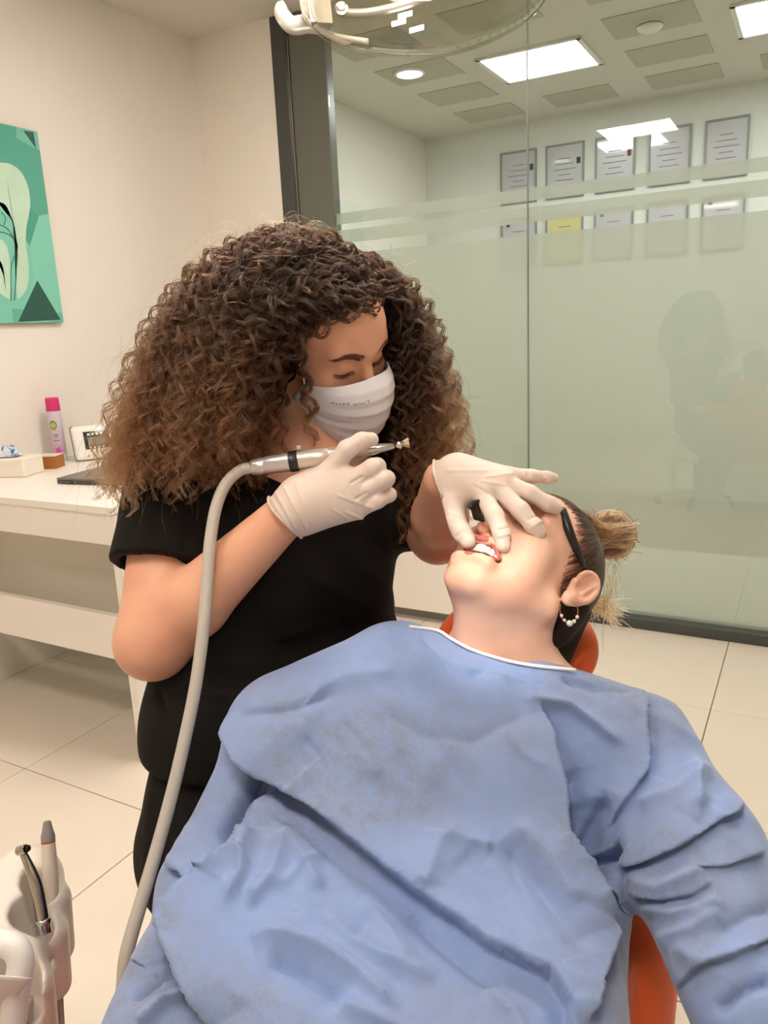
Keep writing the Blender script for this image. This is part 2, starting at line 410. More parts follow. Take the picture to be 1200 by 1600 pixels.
# things on the desk -----------------------------------------------------------------
# spray bottle with pink cap
bb = on_z(84, 712, DZ); bb[0] = -2.585; bb[1] = 2.005
M['pink_cap'] = mat('pink_cap', 'D8327A', 0.35, noise=0.03)
def bottle_mat():
    m = mat('lilac_bottle', 'CDBFCB', 0.35, noise=0.03); nt = m.node_tree; b = nt.nodes['Principled BSDF']
    tc = nt.nodes.new('ShaderNodeTexCoord'); sp = nt.nodes.new('ShaderNodeSeparateXYZ'); nt.links.new(tc.outputs['Object'], sp.inputs[0])
    rp = nt.nodes.new('ShaderNodeValToRGB'); e = rp.color_ramp.elements
    e[0].position = 0.0; e[0].color = lin('B98BAA'); e[1].position = 1.0; e[1].color = lin('DCD3DA')
    k = rp.color_ramp.elements.new(0.35); k.color = lin('C9B4C4')
    mp = nt.nodes.new('ShaderNodeMapRange'); mp.inputs[1].default_value = DZ; mp.inputs[2].default_value = DZ + 0.2
    nt.links.new(sp.outputs[2], mp.inputs[0]); nt.links.new(mp.outputs[0], rp.inputs[0]); nt.links.new(rp.outputs[0], b.inputs['Base Color']); return m
M['bottle'] = bottle_mat()
M['leafgreen'] = mat('label_green', '9FC23C', 0.4, noise=0.2, nscale=120); M['label_ring'] = mat('label_dark_green', '3E5A2A', 0.4)
M['flower'] = mat('flower_pink', 'D552A8', 0.5, noise=0.15, nscale=200); M['mint'] = mat('mint_base', 'B9CFC2', 0.4)
bt = empty('spray_bottle', (bb[0], bb[1], DZ), 'lilac spray bottle with a bright pink cap standing by the wall', 'bottle')
lathe('body', (bb[0], bb[1], DZ), (0, 0, 1), [(0, .024), (.002, .0262), (.012, .0268), (.175, .0268), (.19, .0262), (.198, .0255)], M['bottle'], bt, 32)
lathe('cap', (bb[0], bb[1], DZ + 0.1985), (0, 0, 1), [(0, .0262), (.002, .0268), (.045, .0250), (.050, .0243), (.052, .022)], M['pink_cap'], bt, 32)
lathe('base_band', (bb[0], bb[1], DZ + 0.0005), (0, 0, 1), [(0, .0268), (.002, .0272), (.03, .0272)], M['mint'], bt, 32)
def on_cyl(c, r, ang, z, w, h, n=10, shape='disc', inner=0.0):
    """patch of a printed shape wrapped on a cylinder"""
    V = []; Fs = []
    for k in range(24):
        a = 2 * math.pi * k / 24
        for rr in (inner, 1.0):
            x = w * rr * math.cos(a); zz = h * rr * math.sin(a)
            if shape == 'flower': x *= 0.7 + 0.3 * math.cos(5 * a); zz *= 0.7 + 0.3 * math.cos(5 * a)
            t = ang + x / r
            V.append((c[0] + r * math.cos(t), c[1] + r * math.sin(t), z + zz))
    for k in range(24):
        q = (k + 1) % 24; Fs.append((2 * k, 2 * k + 1, 2 * q + 1, 2 * q))
    return V, Fs
av = math.atan2(-bb[1], -bb[0])
for nm, r, a, z, w, h, sh, inn, mm in (('emblem', .0272, av - .35, DZ + .145, .012, .015, 'disc', 0, 'leafgreen'), ('emblem_ring', .0275, av - .35, DZ + .145, .014, .0175, 'disc', .82, 'label_ring'),
                         ('flower_print', .0275, av - .05, DZ + .045, .016, .018, 'flower', 0, 'flower')):
    V, Fs = on_cyl(bb, r, a, z, w, h, shape=sh, inner=inn); mesh_np(nm, V, Fs, M[mm], bt)
for q, (z, w) in enumerate(((.105, .010), (.098, .007), (.083, .012))):
    V = []; Fs = []
    for k in range(9):
        t = av - .15 + (k / 8 - .5) * 2 * w / .0275
        for zz in (0, .0035): V.append((bb[0] + .0276 * math.cos(t), bb[1] + .0276 * math.sin(t), DZ + z + zz))
    Fs = [(2 * k, 2 * k + 2, 2 * k + 3, 2 * k + 1) for k in range(8)]
    mesh_np('printed_line', V, Fs, M['ink'], bt)

# brown box
M['brown_box'] = mat('brown_card', 'A96B2B', 0.6, noise=0.05); M['box_top'] = mat('pale_card', 'E6D9CC', 0.6, noise=0.03); M['box_side'] = mat('dark_brown_card', '5A3A20', 0.6)
c = on_z(78, 722, DZ); c[0] = -2.50; c[1] = 1.88
bx = empty('carton', (c[0], c[1], DZ), 'small brown carton with a pale lid beside the spray bottle', 'box')
rot = 0.45
box('carton_body', (c[0] - .05, c[1] - .035, DZ), (c[0] + .05, c[1] + .035, DZ + .046), M['brown_box'], bx, bev=.001, rot=rot)
box('lid', (c[0] - .0505, c[1] - .0355, DZ + .0465), (c[0] + .0505, c[1] + .0355, DZ + .0495), M['box_top'], bx, bev=.0008, rot=rot)
# tissue box with a blue and white wrapper
M['tissue_box'] = mat('white_carton', 'F2EADC', 0.55, noise=0.02)
def wrap_mat():
    m = mat('blue_print_film', 'C9D3E6', 0.3, noise=0.05); nt = m.node_tree; b = nt.nodes['Principled BSDF']
    tc = nt.nodes.new('ShaderNodeTexCoord'); n = nt.nodes.new('ShaderNodeTexNoise'); n.inputs['Scale'].default_value = 38; n.inputs['Detail'].default_value = 2
    rp = nt.nodes.new('ShaderNodeValToRGB'); rp.color_ramp.interpolation = 'EASE'; e = rp.color_ramp.elements
    e[0].position = .53; e[0].color = lin('DCE2EC'); e[1].position = .60; e[1].color = lin('3E68B4')
    nt.links.new(tc.outputs['Object'], n.inputs['Vector']); nt.links.new(n.outputs['Fac'], rp.inputs[0]); nt.links.new(rp.outputs[0], b.inputs['Base Color']); return m
M['wrap'] = wrap_mat()
c = np.array([-2.50, 1.735, DZ])
tb = empty('glove_box', tuple(c), 'white carton with crumpled blue printed film sticking out, at the left edge', 'box')
box('carton_body', (c[0] - .085, c[1] - .06, DZ), (c[0] + .085, c[1] + .06, DZ + .066), M['tissue_box'], tb, bev=.006, rot=.35)
bmw = bmesh.new(); bmesh.ops.create_icosphere(bmw, subdivisions=4, radius=1)
rn = random.Random(4)
for v in bmw.verts:
    k = 1 + .18 * math.sin(7 * v.co.x + 3 * v.co.z) * math.cos(9 * v.co.y) + .1 * math.sin(17 * v.co.x + 11 * v.co.y)
    v.co = Vector((c[0] - .03 + v.co.x * .065 * k, c[1] + v.co.y * .045 * k, DZ + .069 + max(0, v.co.z) * .034 * k))
bm_obj('printed_film', bmw, M['wrap'], tb, True)
M['blue_print'] = mat('blue_print', '4E6FA8', 0.5)
# white device with a screen
D0 = np.array([-2.465, 2.085, DZ])
dv = empty('apex_locator', tuple(D0), 'white tabletop device with a grey band and a dark display', 'device')
def dev_loc(u, v, w):   # u along the front, v out of the front, w up; front tilted back
    ux = np.array([math.cos(1.08), math.sin(1.08), 0]); vy = np.array([math.sin(1.08), -math.cos(1.08), 0]); k = .30
    return D0 + ux * u + vy * (v - w * k * 1.0) + np.array([0, 0, 1]) * w
def dev_box(name, lo, hi, m, parent, bev):
    bm = box_bm(lo, hi, bev, 4)
    for v in bm.verts: v.co = Vector(dev_loc(*v.co))
    return bm_obj(name, bm, m, parent, True)
dev_box('front_shell', (-.085, .002, .004), (.085, .035, .135), M['white_pl'], dv, .016)
dev_box('grey_band', (-.083, -.022, .002), (.083, .0018, .133), M['grey_pl'], dv, .010)
dev_box('rear_shell', (-.080, -.050, .0), (.080, -.0222, .120), M['white_pl'], dv, .012)
M['screen'] = mat('display_dark', '2F3830', 0.15, noise=0.3, nscale=40); M['lcd'] = mat('display_grey', '7E897C', 0.2, noise=0.1)
dev_box('display', (-.045, .0352, .045), (.05, .0365, .112), M['screen'], dv, .0004)
dev_box('display_window', (-.032, .0367, .058), (.035, .0372, .090), M['lcd'], dv, .0001)
for q in range(4):
    dev_box('display_icon', (-.030 + .016 * q, .0367, .097), (-.021 + .016 * q, .0372, .105), M['white_pl'], dv, .0001)
    dev_box('display_icon', (-.030 + .016 * q, .0367, .047), (-.021 + .016 * q, .0372, .054), M['white_pl'], dv, .0001)
M['warn'] = mat('warning_yellow', 'C9A24A', 0.5)
bm = bmesh.new(); vs = [bm.verts.new(dev_loc(*p)) for p in ((-.046, .0356, .016), (-.032, .0356, .016), (-.039, .0356, .028))]; bm.faces.new(vs); bm_obj('warning_mark', bm, M['warn'], dv)
# laptop, closed
M['laptop'] = mat('grey_laptop', '77736F', 0.4, metal=0.3, noise=0.03); M['laptop_base'] = mat('dark_grey_laptop', '54504D', 0.5, noise=0.05)
lp = empty('laptop', (-2.03, 1.83, DZ), 'closed grey laptop on the desk', 'laptop')
rl = 0.16
box('base', (-2.19, 1.68, DZ + .002), (-1.84, 1.94, DZ + .014), M['laptop_base'], lp, bev=.003, rot=rl)
box('lid', (-2.19, 1.68, DZ + .0145), (-1.84, 1.94, DZ + .021), M['laptop'], lp, bev=.0025, rot=rl)
for q in range(4):
    x = -2.13 + .035 * q; cc = np.array([-2.015, 1.81]); pnt = np.array([x, 1.6797]) - cc
    rr = np.array([pnt[0] * math.cos(rl) - pnt[1] * math.sin(rl), pnt[0] * math.sin(rl) + pnt[1] * math.cos(rl)]) + cc
    box('port', (rr[0] - .007, rr[1] - .0008, DZ + .005), (rr[0] + .007, rr[1] + .0008, DZ + .0105), M['black_pl'], lp, rot=rl)
# small black pouch behind the laptop
M['pouch'] = mat('black_case', '2B2927', 0.6, noise=0.1)
pc = bmesh.new(); bmesh.ops.create_icosphere(pc, subdivisions=3, radius=1)
for v in pc.verts:
    v.co = Vector((-2.20 + .07 * v.co.x, 2.02 + .045 * v.co.y, DZ + .022 + .022 * max(-1, min(1, v.co.z * 1.3))))
po = empty('spectacle_case', (-2.2, 2.02, DZ), 'small black case on the desk between the device and the laptop', 'case')
bm_obj('shell', pc, M['pouch'], po, True)
tube('zip', [(-2.20 + .0715 * math.cos(a), 2.02 + .0465 * math.sin(a), DZ + .022) for a in np.linspace(0, 2 * math.pi, 40, endpoint=False)], .0012, M['steel'], po, 6, closed=True)

# ------------------------------------------------------------------ poster with a tooth x-ray picture
PX0 = WX + 0.001
pz0, pz1, py1 = 1.335, 2.035, 2.155
py0 = py1 - 0.50
def poster_mat():
    m = mat('poster_teal', '4FAE92', 0.35, noise=0.0); nt = m.node_tree; b = nt.nodes['Principled BSDF']
    tc = nt.nodes.new('ShaderNodeTexCoord')
    v = nt.nodes.new('ShaderNodeTexVoronoi'); v.inputs['Scale'].default_value = 6.0
    mp = nt.nodes.new('ShaderNodeMapping'); mp.inputs['Scale'].default_value = (0.0, 1.0, 0.75); mp.inputs['Rotation'].default_value = (.5, 0, 0)
    nt.links.new(tc.outputs['Object'], mp.inputs[0]); nt.links.new(mp.outputs[0], v.inputs['Vector'])
    rp = nt.nodes.new('ShaderNodeValToRGB'); e = rp.color_ramp.elements
    e[0].position = .1; e[0].color = lin('3F9C86'); e[1].position = .9; e[1].color = lin('86D2BC')
    nt.links.new(v.outputs['Color'], rp.inputs[0]); nt.links.new(rp.outputs[0], b.inputs['Base Color']); return m
M['poster'] = poster_mat(); M['poster_edge'] = mat('poster_edge', '6B4A30', 0.6)
M['tooth1'] = mat('tooth_print_pale', 'C4E2CA', 0.35, noise=0.08, nscale=14); M['tooth2'] = mat('tooth_print_teal', '5DB9A0', 0.35, noise=0.1, nscale=14)
M['nerve'] = mat('nerve_print', '1F5247', 0.4); M['teal_dark'] = mat('poster_dark_teal', '2C5A50', 0.35, noise=0.1, nscale=8)
ps = empty('wall_poster', (PX0, (py0 + py1) / 2, pz0), 'teal poster of a glowing tooth cross section on the left wall', 'poster')
box('canvas', (PX0, py0, pz0), (PX0 + .018, py1, pz1), M['poster_edge'], ps)
def flat(name, pts, m, lift, parent=ps):
    bm = bmesh.new(); vs = [bm.verts.new((PX0 + .018 + lift, p[0], p[1])) for p in pts]
    f = bm.faces.new(vs); bmesh.ops.triangulate(bm, faces=[f]); bmesh.ops.recalc_face_normals(bm, faces=bm.faces[:])
    return bm_obj(name, bm, m, parent)
flat('print', [(py0, pz0), (py1, pz0), (py1, pz1), (py0, pz1)], M['poster'], .0006)
PHt = pz1 - pz0
def pq(px, py):     # photo pixel -> point on the wall plane
    d = RW @ np.array([px - 600, 800 - py, -F]); q = EYE + d * ((PX0 + .018) / d[0]); return (q[1], q[2])
flat('dark_corner', [pq(58, 438), pq(94.5, 499.5), pq(28, 503)], M['teal_dark'], .0010)
flat('dark_corner', [pq(36, 204), pq(52, 206.5), pq(56, 232)], M['teal_dark'], .0010)
cx = (py0 + py1) / 2
rt = [(-5, 254), (15, 256), (32, 268), (43, 290), (47, 315), (45, 335), (41, 355), (40, 380), (44, 410), (44, 438), (38, 458), (27, 468)]
rin = [(24, 440), (27, 400), (24, 362), (17, 338), (8, 320), (-5, 315)]
outer = smooth_path([pq(*p) for p in rt], 40); inner = smooth_path([pq(*p) for p in rin], 24)
yc = pq(-5, 300)[0]
def mirror(a): a = np.array(a); a[:, 0] = 2 * yc - a[:, 0]; return a
half = np.vstack([outer, inner])
flat('tooth_crown', half, M['tooth1'], .0012); flat('tooth_crown', mirror(half)[::-1], M['tooth1'], .0012)
rt2 = smooth_path([pq(*p) for p in ((-4, 372), (6, 378), (13, 395), (16, 430), (15, 467), (9, 455), (5, 420), (-4, 400))], 30)
flat('root', rt2, M['tooth1'], .0014)
for k, nv in enumerate([[(22, 470), (25, 430), (24, 395), (21, 374), (10, 365), (-3, 362)], [(21, 374), (20, 350), (13, 335)], [(21, 374), (12, 358), (-3, 350)], [(24, 400), (27, 385), (24, 372)], [(6, 352), (8, 340), (2, 332)], [(17, 470), (17, 420), (22, 400)]]):
    pth = smooth_path([(PX0 + .0198, *pq(*p)) for p in nv], 20); tube('nerve', pth, .0012, M['nerve'], ps, 6)

# ------------------------------------------------------------------ implicit-surface sculpting kit
f32 = np.float32
def A(*v): return np.array(v, f32)
def cap(a, b, ra, rb=None):
    a = np.asarray(a, f32); b = np.asarray(b, f32); rb = ra if rb is None else rb
    ab = b - a; L = max(float(ab @ ab), 1e-12)
    def fn(p):
        pa = p - a; t = np.clip((pa @ ab) / L, 0, 1)
        q = pa - t[:, None] * ab
        return np.sqrt((q * q).sum(1)) - (ra + (rb - ra) * t)
    return fn
def sph(c, r): 
    c = np.asarray(c, f32)
    return lambda p: np.sqrt(((p - c) ** 2).sum(1)) - r
def ell(c, r, R=None):
    c = np.asarray(c, f32); r = np.asarray(r, f32); R = np.eye(3, dtype=f32) if R is None else np.asarray(R, f32)
    def fn(p):
        q = (p - c) @ R
        k0 = np.sqrt(((q / r) ** 2).sum(1)) + 1e-9; k1 = np.sqrt(((q / (r * r)) ** 2).sum(1)) + 1e-9
        return k0 * (k0 - 1) / k1
    return fn
def rbox(c, half, R, r):
    c = np.asarray(c, f32); half = np.asarray(half, f32) - r; R = np.asarray(R, f32)
    def fn(p):
        q = np.abs((p - c) @ R) - half
        return np.sqrt((np.maximum(q, 0) ** 2).sum(1)) + np.minimum(q.max(1), 0) - r
    return fn
def half(c, n):
    c = np.asarray(c, f32); n = np.asarray(n, f32); n = n / np.linalg.norm(n)
    return lambda p: (p - c) @ n
def smin(a, b, k):
    if k <= 0: return np.minimum(a, b)
    h = np.clip(0.5 + 0.5 * (b - a) / k, 0, 1); return b + (a - b) * h - k * h * (1 - h)
def smax(a, b, k): return -smin(-a, -b, k)
class Sdf:
    def __init__(s): s.ops = []
    def add(s, fn, k=0.01): s.ops.append((0, fn, k)); return s
    def sub(s, fn, k=0.01): s.ops.append((1, fn, k)); return s
    def cut(s, fn, k=0.003): s.ops.append((2, fn, k)); return s
    def chain(s, pts, rad, k=0.004, k0=None):
        c = Sdf()
        for i in range(len(pts) - 1): c.add(cap(pts[i], pts[i + 1], rad[i], rad[i + 1]), k)
        return s.add(c, k if k0 is None else k0)
    def __call__(s, p):
        d = None
        for m, fn, k in s.ops:
            v = fn(p)
            if d is None: d = v
            elif m == 0: d = smin(d, v, k)
            elif m == 1: d = smax(d, -v, k)
            else: d = smax(d, v, k)
        return d
def local_sdf(fn, R, t, reach):
    """fn works in local coordinates; R columns are the local axes in the world"""
    R = np.asarray(R, f32); t = np.asarray(t, f32)
    def g(p):
        q = (p - t) @ R
        n = np.sqrt((q * q).sum(1)); out = n - reach * 0.6
        i = n < reach
        if i.any(): out[i] = fn(q[i])
        return out
    return g
def grad(fn, V, e=0.0015):
    V = V.astype(f32); G = np.empty_like(V)
    for a in range(3):
        d = np.zeros(3, f32); d[a] = e; G[:, a] = fn(V + d) - fn(V - d)
    return G / (np.linalg.norm(G, axis=1)[:, None] + 1e-12)
def polygonise(fn, lo, hi, h, keep=None, B=8, slack=1.5):
    """block-sparse surface nets"""
    lo = np.asarray(lo, float); hi = np.asarray(hi, float)
    nb = np.maximum(1, np.ceil((hi - lo) / (B * h)).astype(int))
    g = np.stack(np.meshgrid(*[np.arange(n) for n in nb], indexing='ij'), -1).reshape(-1, 3)
    c = (lo + (g + 0.5) * B * h).astype(f32)
    if keep is not None:
        m = keep(c); g = g[m]; c = c[m]
    d = np.concatenate([fn(c[i:i + 200000]) for i in range(0, len(c), 200000)])
    m = np.abs(d) < 0.5 * math.sqrt(3) * B * h * slack
    g = g[m]
    loc = np.stack(np.meshgrid(*[np.arange(B + 1)] * 3, indexing='ij'), -1).reshape(-1, 3)
    NC = nb * B + 1
    key = lambda ijk: (ijk[:, 0] * NC[1] + ijk[:, 1]) * NC[2] + ijk[:, 2]
    Vs, Ks, Es = [], [], []
    CH = 400
    for s in range(0, len(g), CH):
        gb = g[s:s + CH] * B
        ijk = (gb[:, None, :] + loc[None]).reshape(-1, 3)
        val = fn((lo + ijk * h).astype(f32)).reshape(-1, B + 1, B + 1, B + 1)
        sg = val < 0
        c8 = [(a, b, e) for a in (0, 1) for b in (0, 1) for e in (0, 1)]
        cnt = sum(sg[:, a:a + B, b:b + B, e:e + B].astype(np.int8) for a, b, e in c8)
        idx = np.argwhere((cnt > 0) & (cnt < 8))
        if len(idx) == 0: continue
        acc = np.zeros((len(idx), 3)); n = np.zeros(len(idx))
        n0 = idx[:, 0]
        cv = {k: val[n0, idx[:, 1] + k[0], idx[:, 2] + k[1], idx[:, 3] + k[2]] for k in c8}
        for a in c8:
            for ax in range(3):
                if a[ax]: continue
                b = list(a); b[ax] = 1; b = tuple(b)
                va, vb = cv[a], cv[b]; x = (va < 0) != (vb < 0)
                t = np.where(x, va / np.where(x, va - vb, 1), 0)
                pt = np.array(a, float)[None].repeat(len(idx), 0); pt[:, ax] += t
                acc += pt * x[:, None]; n += x
        cell = gb[n0] + idx[:, 1:]
        Vs.append(lo + (cell + acc / n[:, None]) * h); Ks.append(key(cell))
        for ax in range(3):
            sl0 = [slice(None)] + [slice(0, B)] * 3; sl1 = list(sl0); sl1[ax + 1] = slice(1, B + 1)
            e0, e1 = sg[tuple(sl0)], sg[tuple(sl1)]
            x = np.argwhere(e0 != e1)
            if len(x): Es.append(np.column_stack([gb[x[:, 0]] + x[:, 1:], np.full(len(x), ax), e0[x[:, 0], x[:, 1], x[:, 2], x[:, 3]]]))
    V = np.concatenate(Vs); K = np.concatenate(Ks); E = np.concatenate(Es)
    o = np.argsort(K); K = K[o]; V = V[o]
    Fs = []
    for ax in range(3):
        e = E[E[:, 3] == ax]
        if len(e) == 0: continue
        u, v = (ax + 1) % 3, (ax + 2) % 3
        cs = []
        for du, dv_ in ((0, 0), (-1, 0), (-1, -1), (0, -1)):
            q = e[:, :3].copy(); q[:, u] += du; q[:, v] += dv_
            k = key(q); j = np.searchsorted(K, k); j = np.clip(j, 0, len(K) - 1); j[K[j] != k] = -1; cs.append(j)
        q = np.stack(cs, 1); ok = (q >= 0).all(1); q = q[ok]; inside = e[ok, 4] == 1
        q[~inside] = q[~inside][:, ::-1]
        Fs.append(q)
    return V, np.concatenate(Fs)
def sdf_obj(name, fn, lo, hi, h, m, parent=None, keep=None, post=None, slack=1.5):
    V, Fs = polygonise(fn, lo, hi, h, keep, slack=slack)
    if post is not None: V = post(V)
    return mesh_np(name, V, Fs, m, parent, True)
def bounds(pts, pad):
    a = np.asarray(pts); return a.min(0) - pad, a.max(0) + pad
def trace(fn, px, py, d0=0.4, d1=1.6):
    """depth at which the view line of a photo pixel meets an implicit surface"""
    o = P(px, py, d0); dr = P(px, py, d1) - o; L = np.linalg.norm(dr); dr = dr / L; t = 0.0
    for _ in range(200):
        v = float(fn((o + dr * t)[None].astype(f32))[0])
        if v < 0.0004: return o + dr * t
        t += max(v * 0.7, 0.0004)
        if t > L: return None
    return o + dr * t

def hair_obj(name, strands, radii, m, parent=None):
    """strands: list of (n,3) arrays (world); radii: list of (n,) arrays"""
    hc = bpy.data.hair_curves.new(name)
    hc.add_curves([len(s) for s in strands])
    hc.position_data.foreach_set('vector', np.concatenate(strands).astype(f32).ravel())
    if 'radius' not in hc.attributes: hc.attributes.new('radius', 'FLOAT', 'POINT')
    hc.attributes['radius'].data.foreach_set('value', np.concatenate(radii).astype(f32))
    hc.materials.append(m)
    o = bpy.data.objects.new(name, hc)
    return put(o, parent)

def skin_mat(name, base, red, rough=0.45):
    m = mat(name, base, rough, noise=0.0, sss=0.12, sss_s=0.006, spec=0.35); nt = m.node_tree; b = nt.nodes['Principled BSDF']
    tc = nt.nodes.new('ShaderNodeTexCoord')
    n = nt.nodes.new('ShaderNodeTexNoise'); n.inputs['Scale'].default_value = 14; n.inputs['Detail'].default_value = 5
    mx = nt.nodes.new('ShaderNodeMixRGB'); mx.inputs[1].default_value = lin(base); mx.inputs[2].default_value = lin(red)
    rp = nt.nodes.new('ShaderNodeMapRange'); rp.inputs[1].default_value = .35; rp.inputs[2].default_value = .7
    nt.links.new(tc.outputs['Object'], n.inputs['Vector']); nt.links.new(n.outputs['Fac'], rp.inputs[0]); nt.links.new(rp.outputs[0], mx.inputs[0])
    nt.links.new(mx.outputs[0], b.inputs['Base Color'])
    n2 = nt.nodes.new('ShaderNodeTexNoise'); n2.inputs['Scale'].default_value = 700; n2.inputs['Detail'].default_value = 3
    bp = nt.nodes.new('ShaderNodeBump'); bp.inputs['Strength'].default_value = .08; bp.inputs['Distance'].default_value = .002
    nt.links.new(tc.outputs['Object'], n2.inputs['Vector']); nt.links.new(n2.outputs['Fac'], bp.inputs['Height']); nt.links.new(bp.outputs[0], b.inputs['Normal'])
    return m
M['skin_d'] = skin_mat('skin_dentist', 'E6B191', 'DEA285')
M['skin_p'] = skin_mat('skin_patient', 'ECC0A6', 'E6B096')
M['black_cloth'] = mat('black_scrub_cloth', '15120F', 0.85, noise=0.15, nscale=30, bump=0.15, bscale=500, spec=0.2)
M['glove'] = mat('latex_glove', 'DFCCBE', 0.5, noise=0.03, nscale=40, bump=0.12, bscale=150, sss=0.06, sss_s=.004)
M['mask'] = mat('mask_fabric', 'E9E8EC', 0.8, noise=0.02, nscale=60, bump=0.1, bscale=900)

def rotloc(Rcam, tcam): return RW @ np.asarray(Rcam, float), RW @ np.asarray(tcam, float) + EYE
def ortho(fw, up):
    fw = np.array(fw, float); fw /= np.linalg.norm(fw); up = np.array(up, float); up -= fw * (fw @ up); up /= np.linalg.norm(up)
    return np.stack([np.cross(fw, up), fw, up], 1)        # right, forward, up

# ------------------------------------------------------------------ heads
def sym(q): 
    r = q.copy(); r[:, 0] = np.abs(r[:, 0]); return r
def head_core(q, kind):
    s = sym(q)
    if kind == 'p':
        d = ell((0, -.008, .040), (.0725, .092, .078))(q)
        d = smin(d, ell((0, .026, .040), (.060, .062, .055))(q), .03)
    else:
        d = ell((0, -.008, .048), (.0735, .096, .088))(q)
        d = smin(d, ell((0, .028, .048), (.062, .066, .064))(q), .03)          # forehead
    d = smin(d, ell((0, .035, -.028), (.060, .056, .072))(q), .03)         # mid face
    d = smin(d, cap((.056, .0, -.042), (.016, .074, -.090), .019, .017)(s), .022)   # jaw
    d = smin(d, sph((0, .078, -.090), .0165)(q), .016)                      # chin
    d = smin(d, sph((.043, .058, -.014), .023)(s), .02)                     # cheekbone
    d = smin(d, sph((.040, .050, -.050), .022)(s), .02)                     # cheek
    d = smin(d, cap((.010, .088, .039), (.042, .070, .040), .0105, .010)(s), .014)  # brow
    d = smax(d, -sph((.031, .104, .018), .0235)(s), .016)                   # socket
    d = smin(d, cap((0, .085, .030), (0, .108, -.012), .0075, .0085)(q), .010)      # nose bridge
    d = smin(d, sph((0, .109, -.015), .0105)(q), .006)
    d = smin(d, sph((.0115, .099, -.020), .0085)(s), .006)
    if kind == 'd':
        d = smin(d, ell((.031, .068, .018), (.0165, .0165, .0140))(s), .004)     # closed lids
        d = smin(d, cap((.016, .0835, .0145), (.045, .073, .016), .0020, .0018)(s), .003)
        d = smin(d, cap((-.02, .092, -.052), (.02, .092, -.052), .009)(q), .01)
        # right ear
        d = smin(d, ell((.078, -.008, .004), (.009, .020, .032))(s), .008)
    else:
        d = smin(d, ell((.031, .070, .018), (.0165, .0165, .0140))(s), .004)
        # open mouth, upper lip lifted
        d = smin(d, cap((-.022, .088, -.043), (.022, .088, -.043), .0095)(q), .010)
        d = smin(d, cap((-.022, .088, -.070), (.022, .088, -.070), .0100)(q), .010)
        d = smax(d, -ell((-.003, .098, -.0555), (.0300, .045, .0125))(q), .004)
        d = smin(d, cap((-.020, .0960, -.0400), (.019, .0965, -.0400), .0055)(q), .004)
        d = smin(d, cap((-.017, .0950, -.0705), (.017, .0950, -.0705), .0060)(q), .004)
        d = smax(d, -sph((.0062, .1035, -.0275), .0038)(s), .003)
        d = smin(d, ear(q, -1), .005); d = smin(d, ear(q, 1), .005)
    return d
def ear(q, side):
    """outer ear in head coordinates; side -1 = left ear"""
    e = q - A(side * .0735, -.004, .002)
    e = e.copy(); e[:, 0] *= side
    # tilt ear plane outward towards the back
    a = .42; ca, sa = math.cos(a), math.sin(a)
    x = e[:, 0] * ca + e[:, 1] * sa; y = -e[:, 0] * sa + e[:, 1] * ca; z = e[:, 2]
    # lean back
    b = .18; cb, sb = math.cos(b), math.sin(b)
    y, z = y * cb + z * sb, -y * sb + z * cb
    w = np.stack([x, y, z], 1).astype(f32)
    d = ell((.004, -.010, .004), (.0065, .0175, .0300))(w)                  # base shell
    rim = None
    ang = np.linspace(-.55 * math.pi, .95 * math.pi, 12)
    pts = [A(.0085, -.010 - .0165 * math.cos(t - math.pi / 2 + .0) * 1.0 if False else -.010 + .0165 * -math.cos(t - math.pi) * -1, .008 + .024 * math.sin(t)) for t in ang]
    pts = [A(.0085, -.010 - .0165 * math.cos(t), .008 + .024 * math.sin(t)) for t in ang]
    for i in range(11):
        v = cap(pts[i], pts[i + 1], .0036)(w); rim = v if rim is None else np.minimum(rim, v)
    d = smax(d, -ell((.0125, -.011, .010), (.0080, .0115, .0175))(w), .004)  # concha
    d = smin(d, rim, .003)
    d = smin(d, cap((.0075, -.017, .022), (.0075, -.013, -.006), .0026)(w), .004)   # antihelix
    d = smin(d, ell((.006, -.006, -.023), (.0065, .0095, .0105))(w), .005)   # lobe
    d = smin(d, sph((.0075, .0045, .000), .0048)(w), .004)                    # tragus
    d = smax(d, -sph((.0115, -.005, -.001), .0062)(w), .003)
    return d

# dentist's head pose
HD_R, HD_T = rotloc(ortho((.70, -.55, .46), (.155, .72, .68)), (-.092, .245, -1.152))
HP_R, HP_T = rotloc(ortho((-.40, .78, .48), (.595, .61, -.52)), (.1850, -.0850, -1.020))
def HL(R, T, v): return R @ np.asarray(v, float) + T

# ================================================================== THE DENTIST
D = {k: P(*v) for k, v in dict(
    shR=(268, 782, 1.11), elR=(240, 1002, 1.035), wrR=(446, 806, .985),
    shL=(615, 768, 1.27), elL=(684, 836, 1.20), wrL=(694, 752, 1.04),
    neck=(478, 740, 1.185), chR=(335, 850, 1.14), chL=(533, 850, 1.24),
    waR=(350, 985, 1.13), waL=(528, 985, 1.22), beR=(352, 1110, 1.12), beL=(545, 1090, 1.20),
    hiR=(352, 1320, 1.10), hiL=(520, 1320, 1.20), buR=(435, 905, 1.10), buL=(535, 890, 1.16),
    knR=(520, 1470, 1.15), knL=(660, 1390, 1.28)).items()}
def floor_pt(p, dz=0.0): return np.array([p[0], p[1], dz])
headD = local_sdf(lambda q: head_core(q, 'd'), HD_R, HD_T, .24)
bodyD = Sdf()
bodyD.add(headD)
bodyD.add(cap(HL(HD_R, HD_T, (0, -.025, -.05)), D['neck'], .053, .058), .02)
bodyD.add(cap(D['neck'], D['shR'], .058, .044), .04).add(cap(D['neck'], D['shL'], .055, .044), .04)
bodyD.add(cap(D['chR'], D['chL'], .075), .05).add(cap(D['waR'], D['waL'], .075), .06).add(cap(D['beR'], D['beL'], .08), .06).add(cap(D['hiR'], D['hiL'], .09), .06)
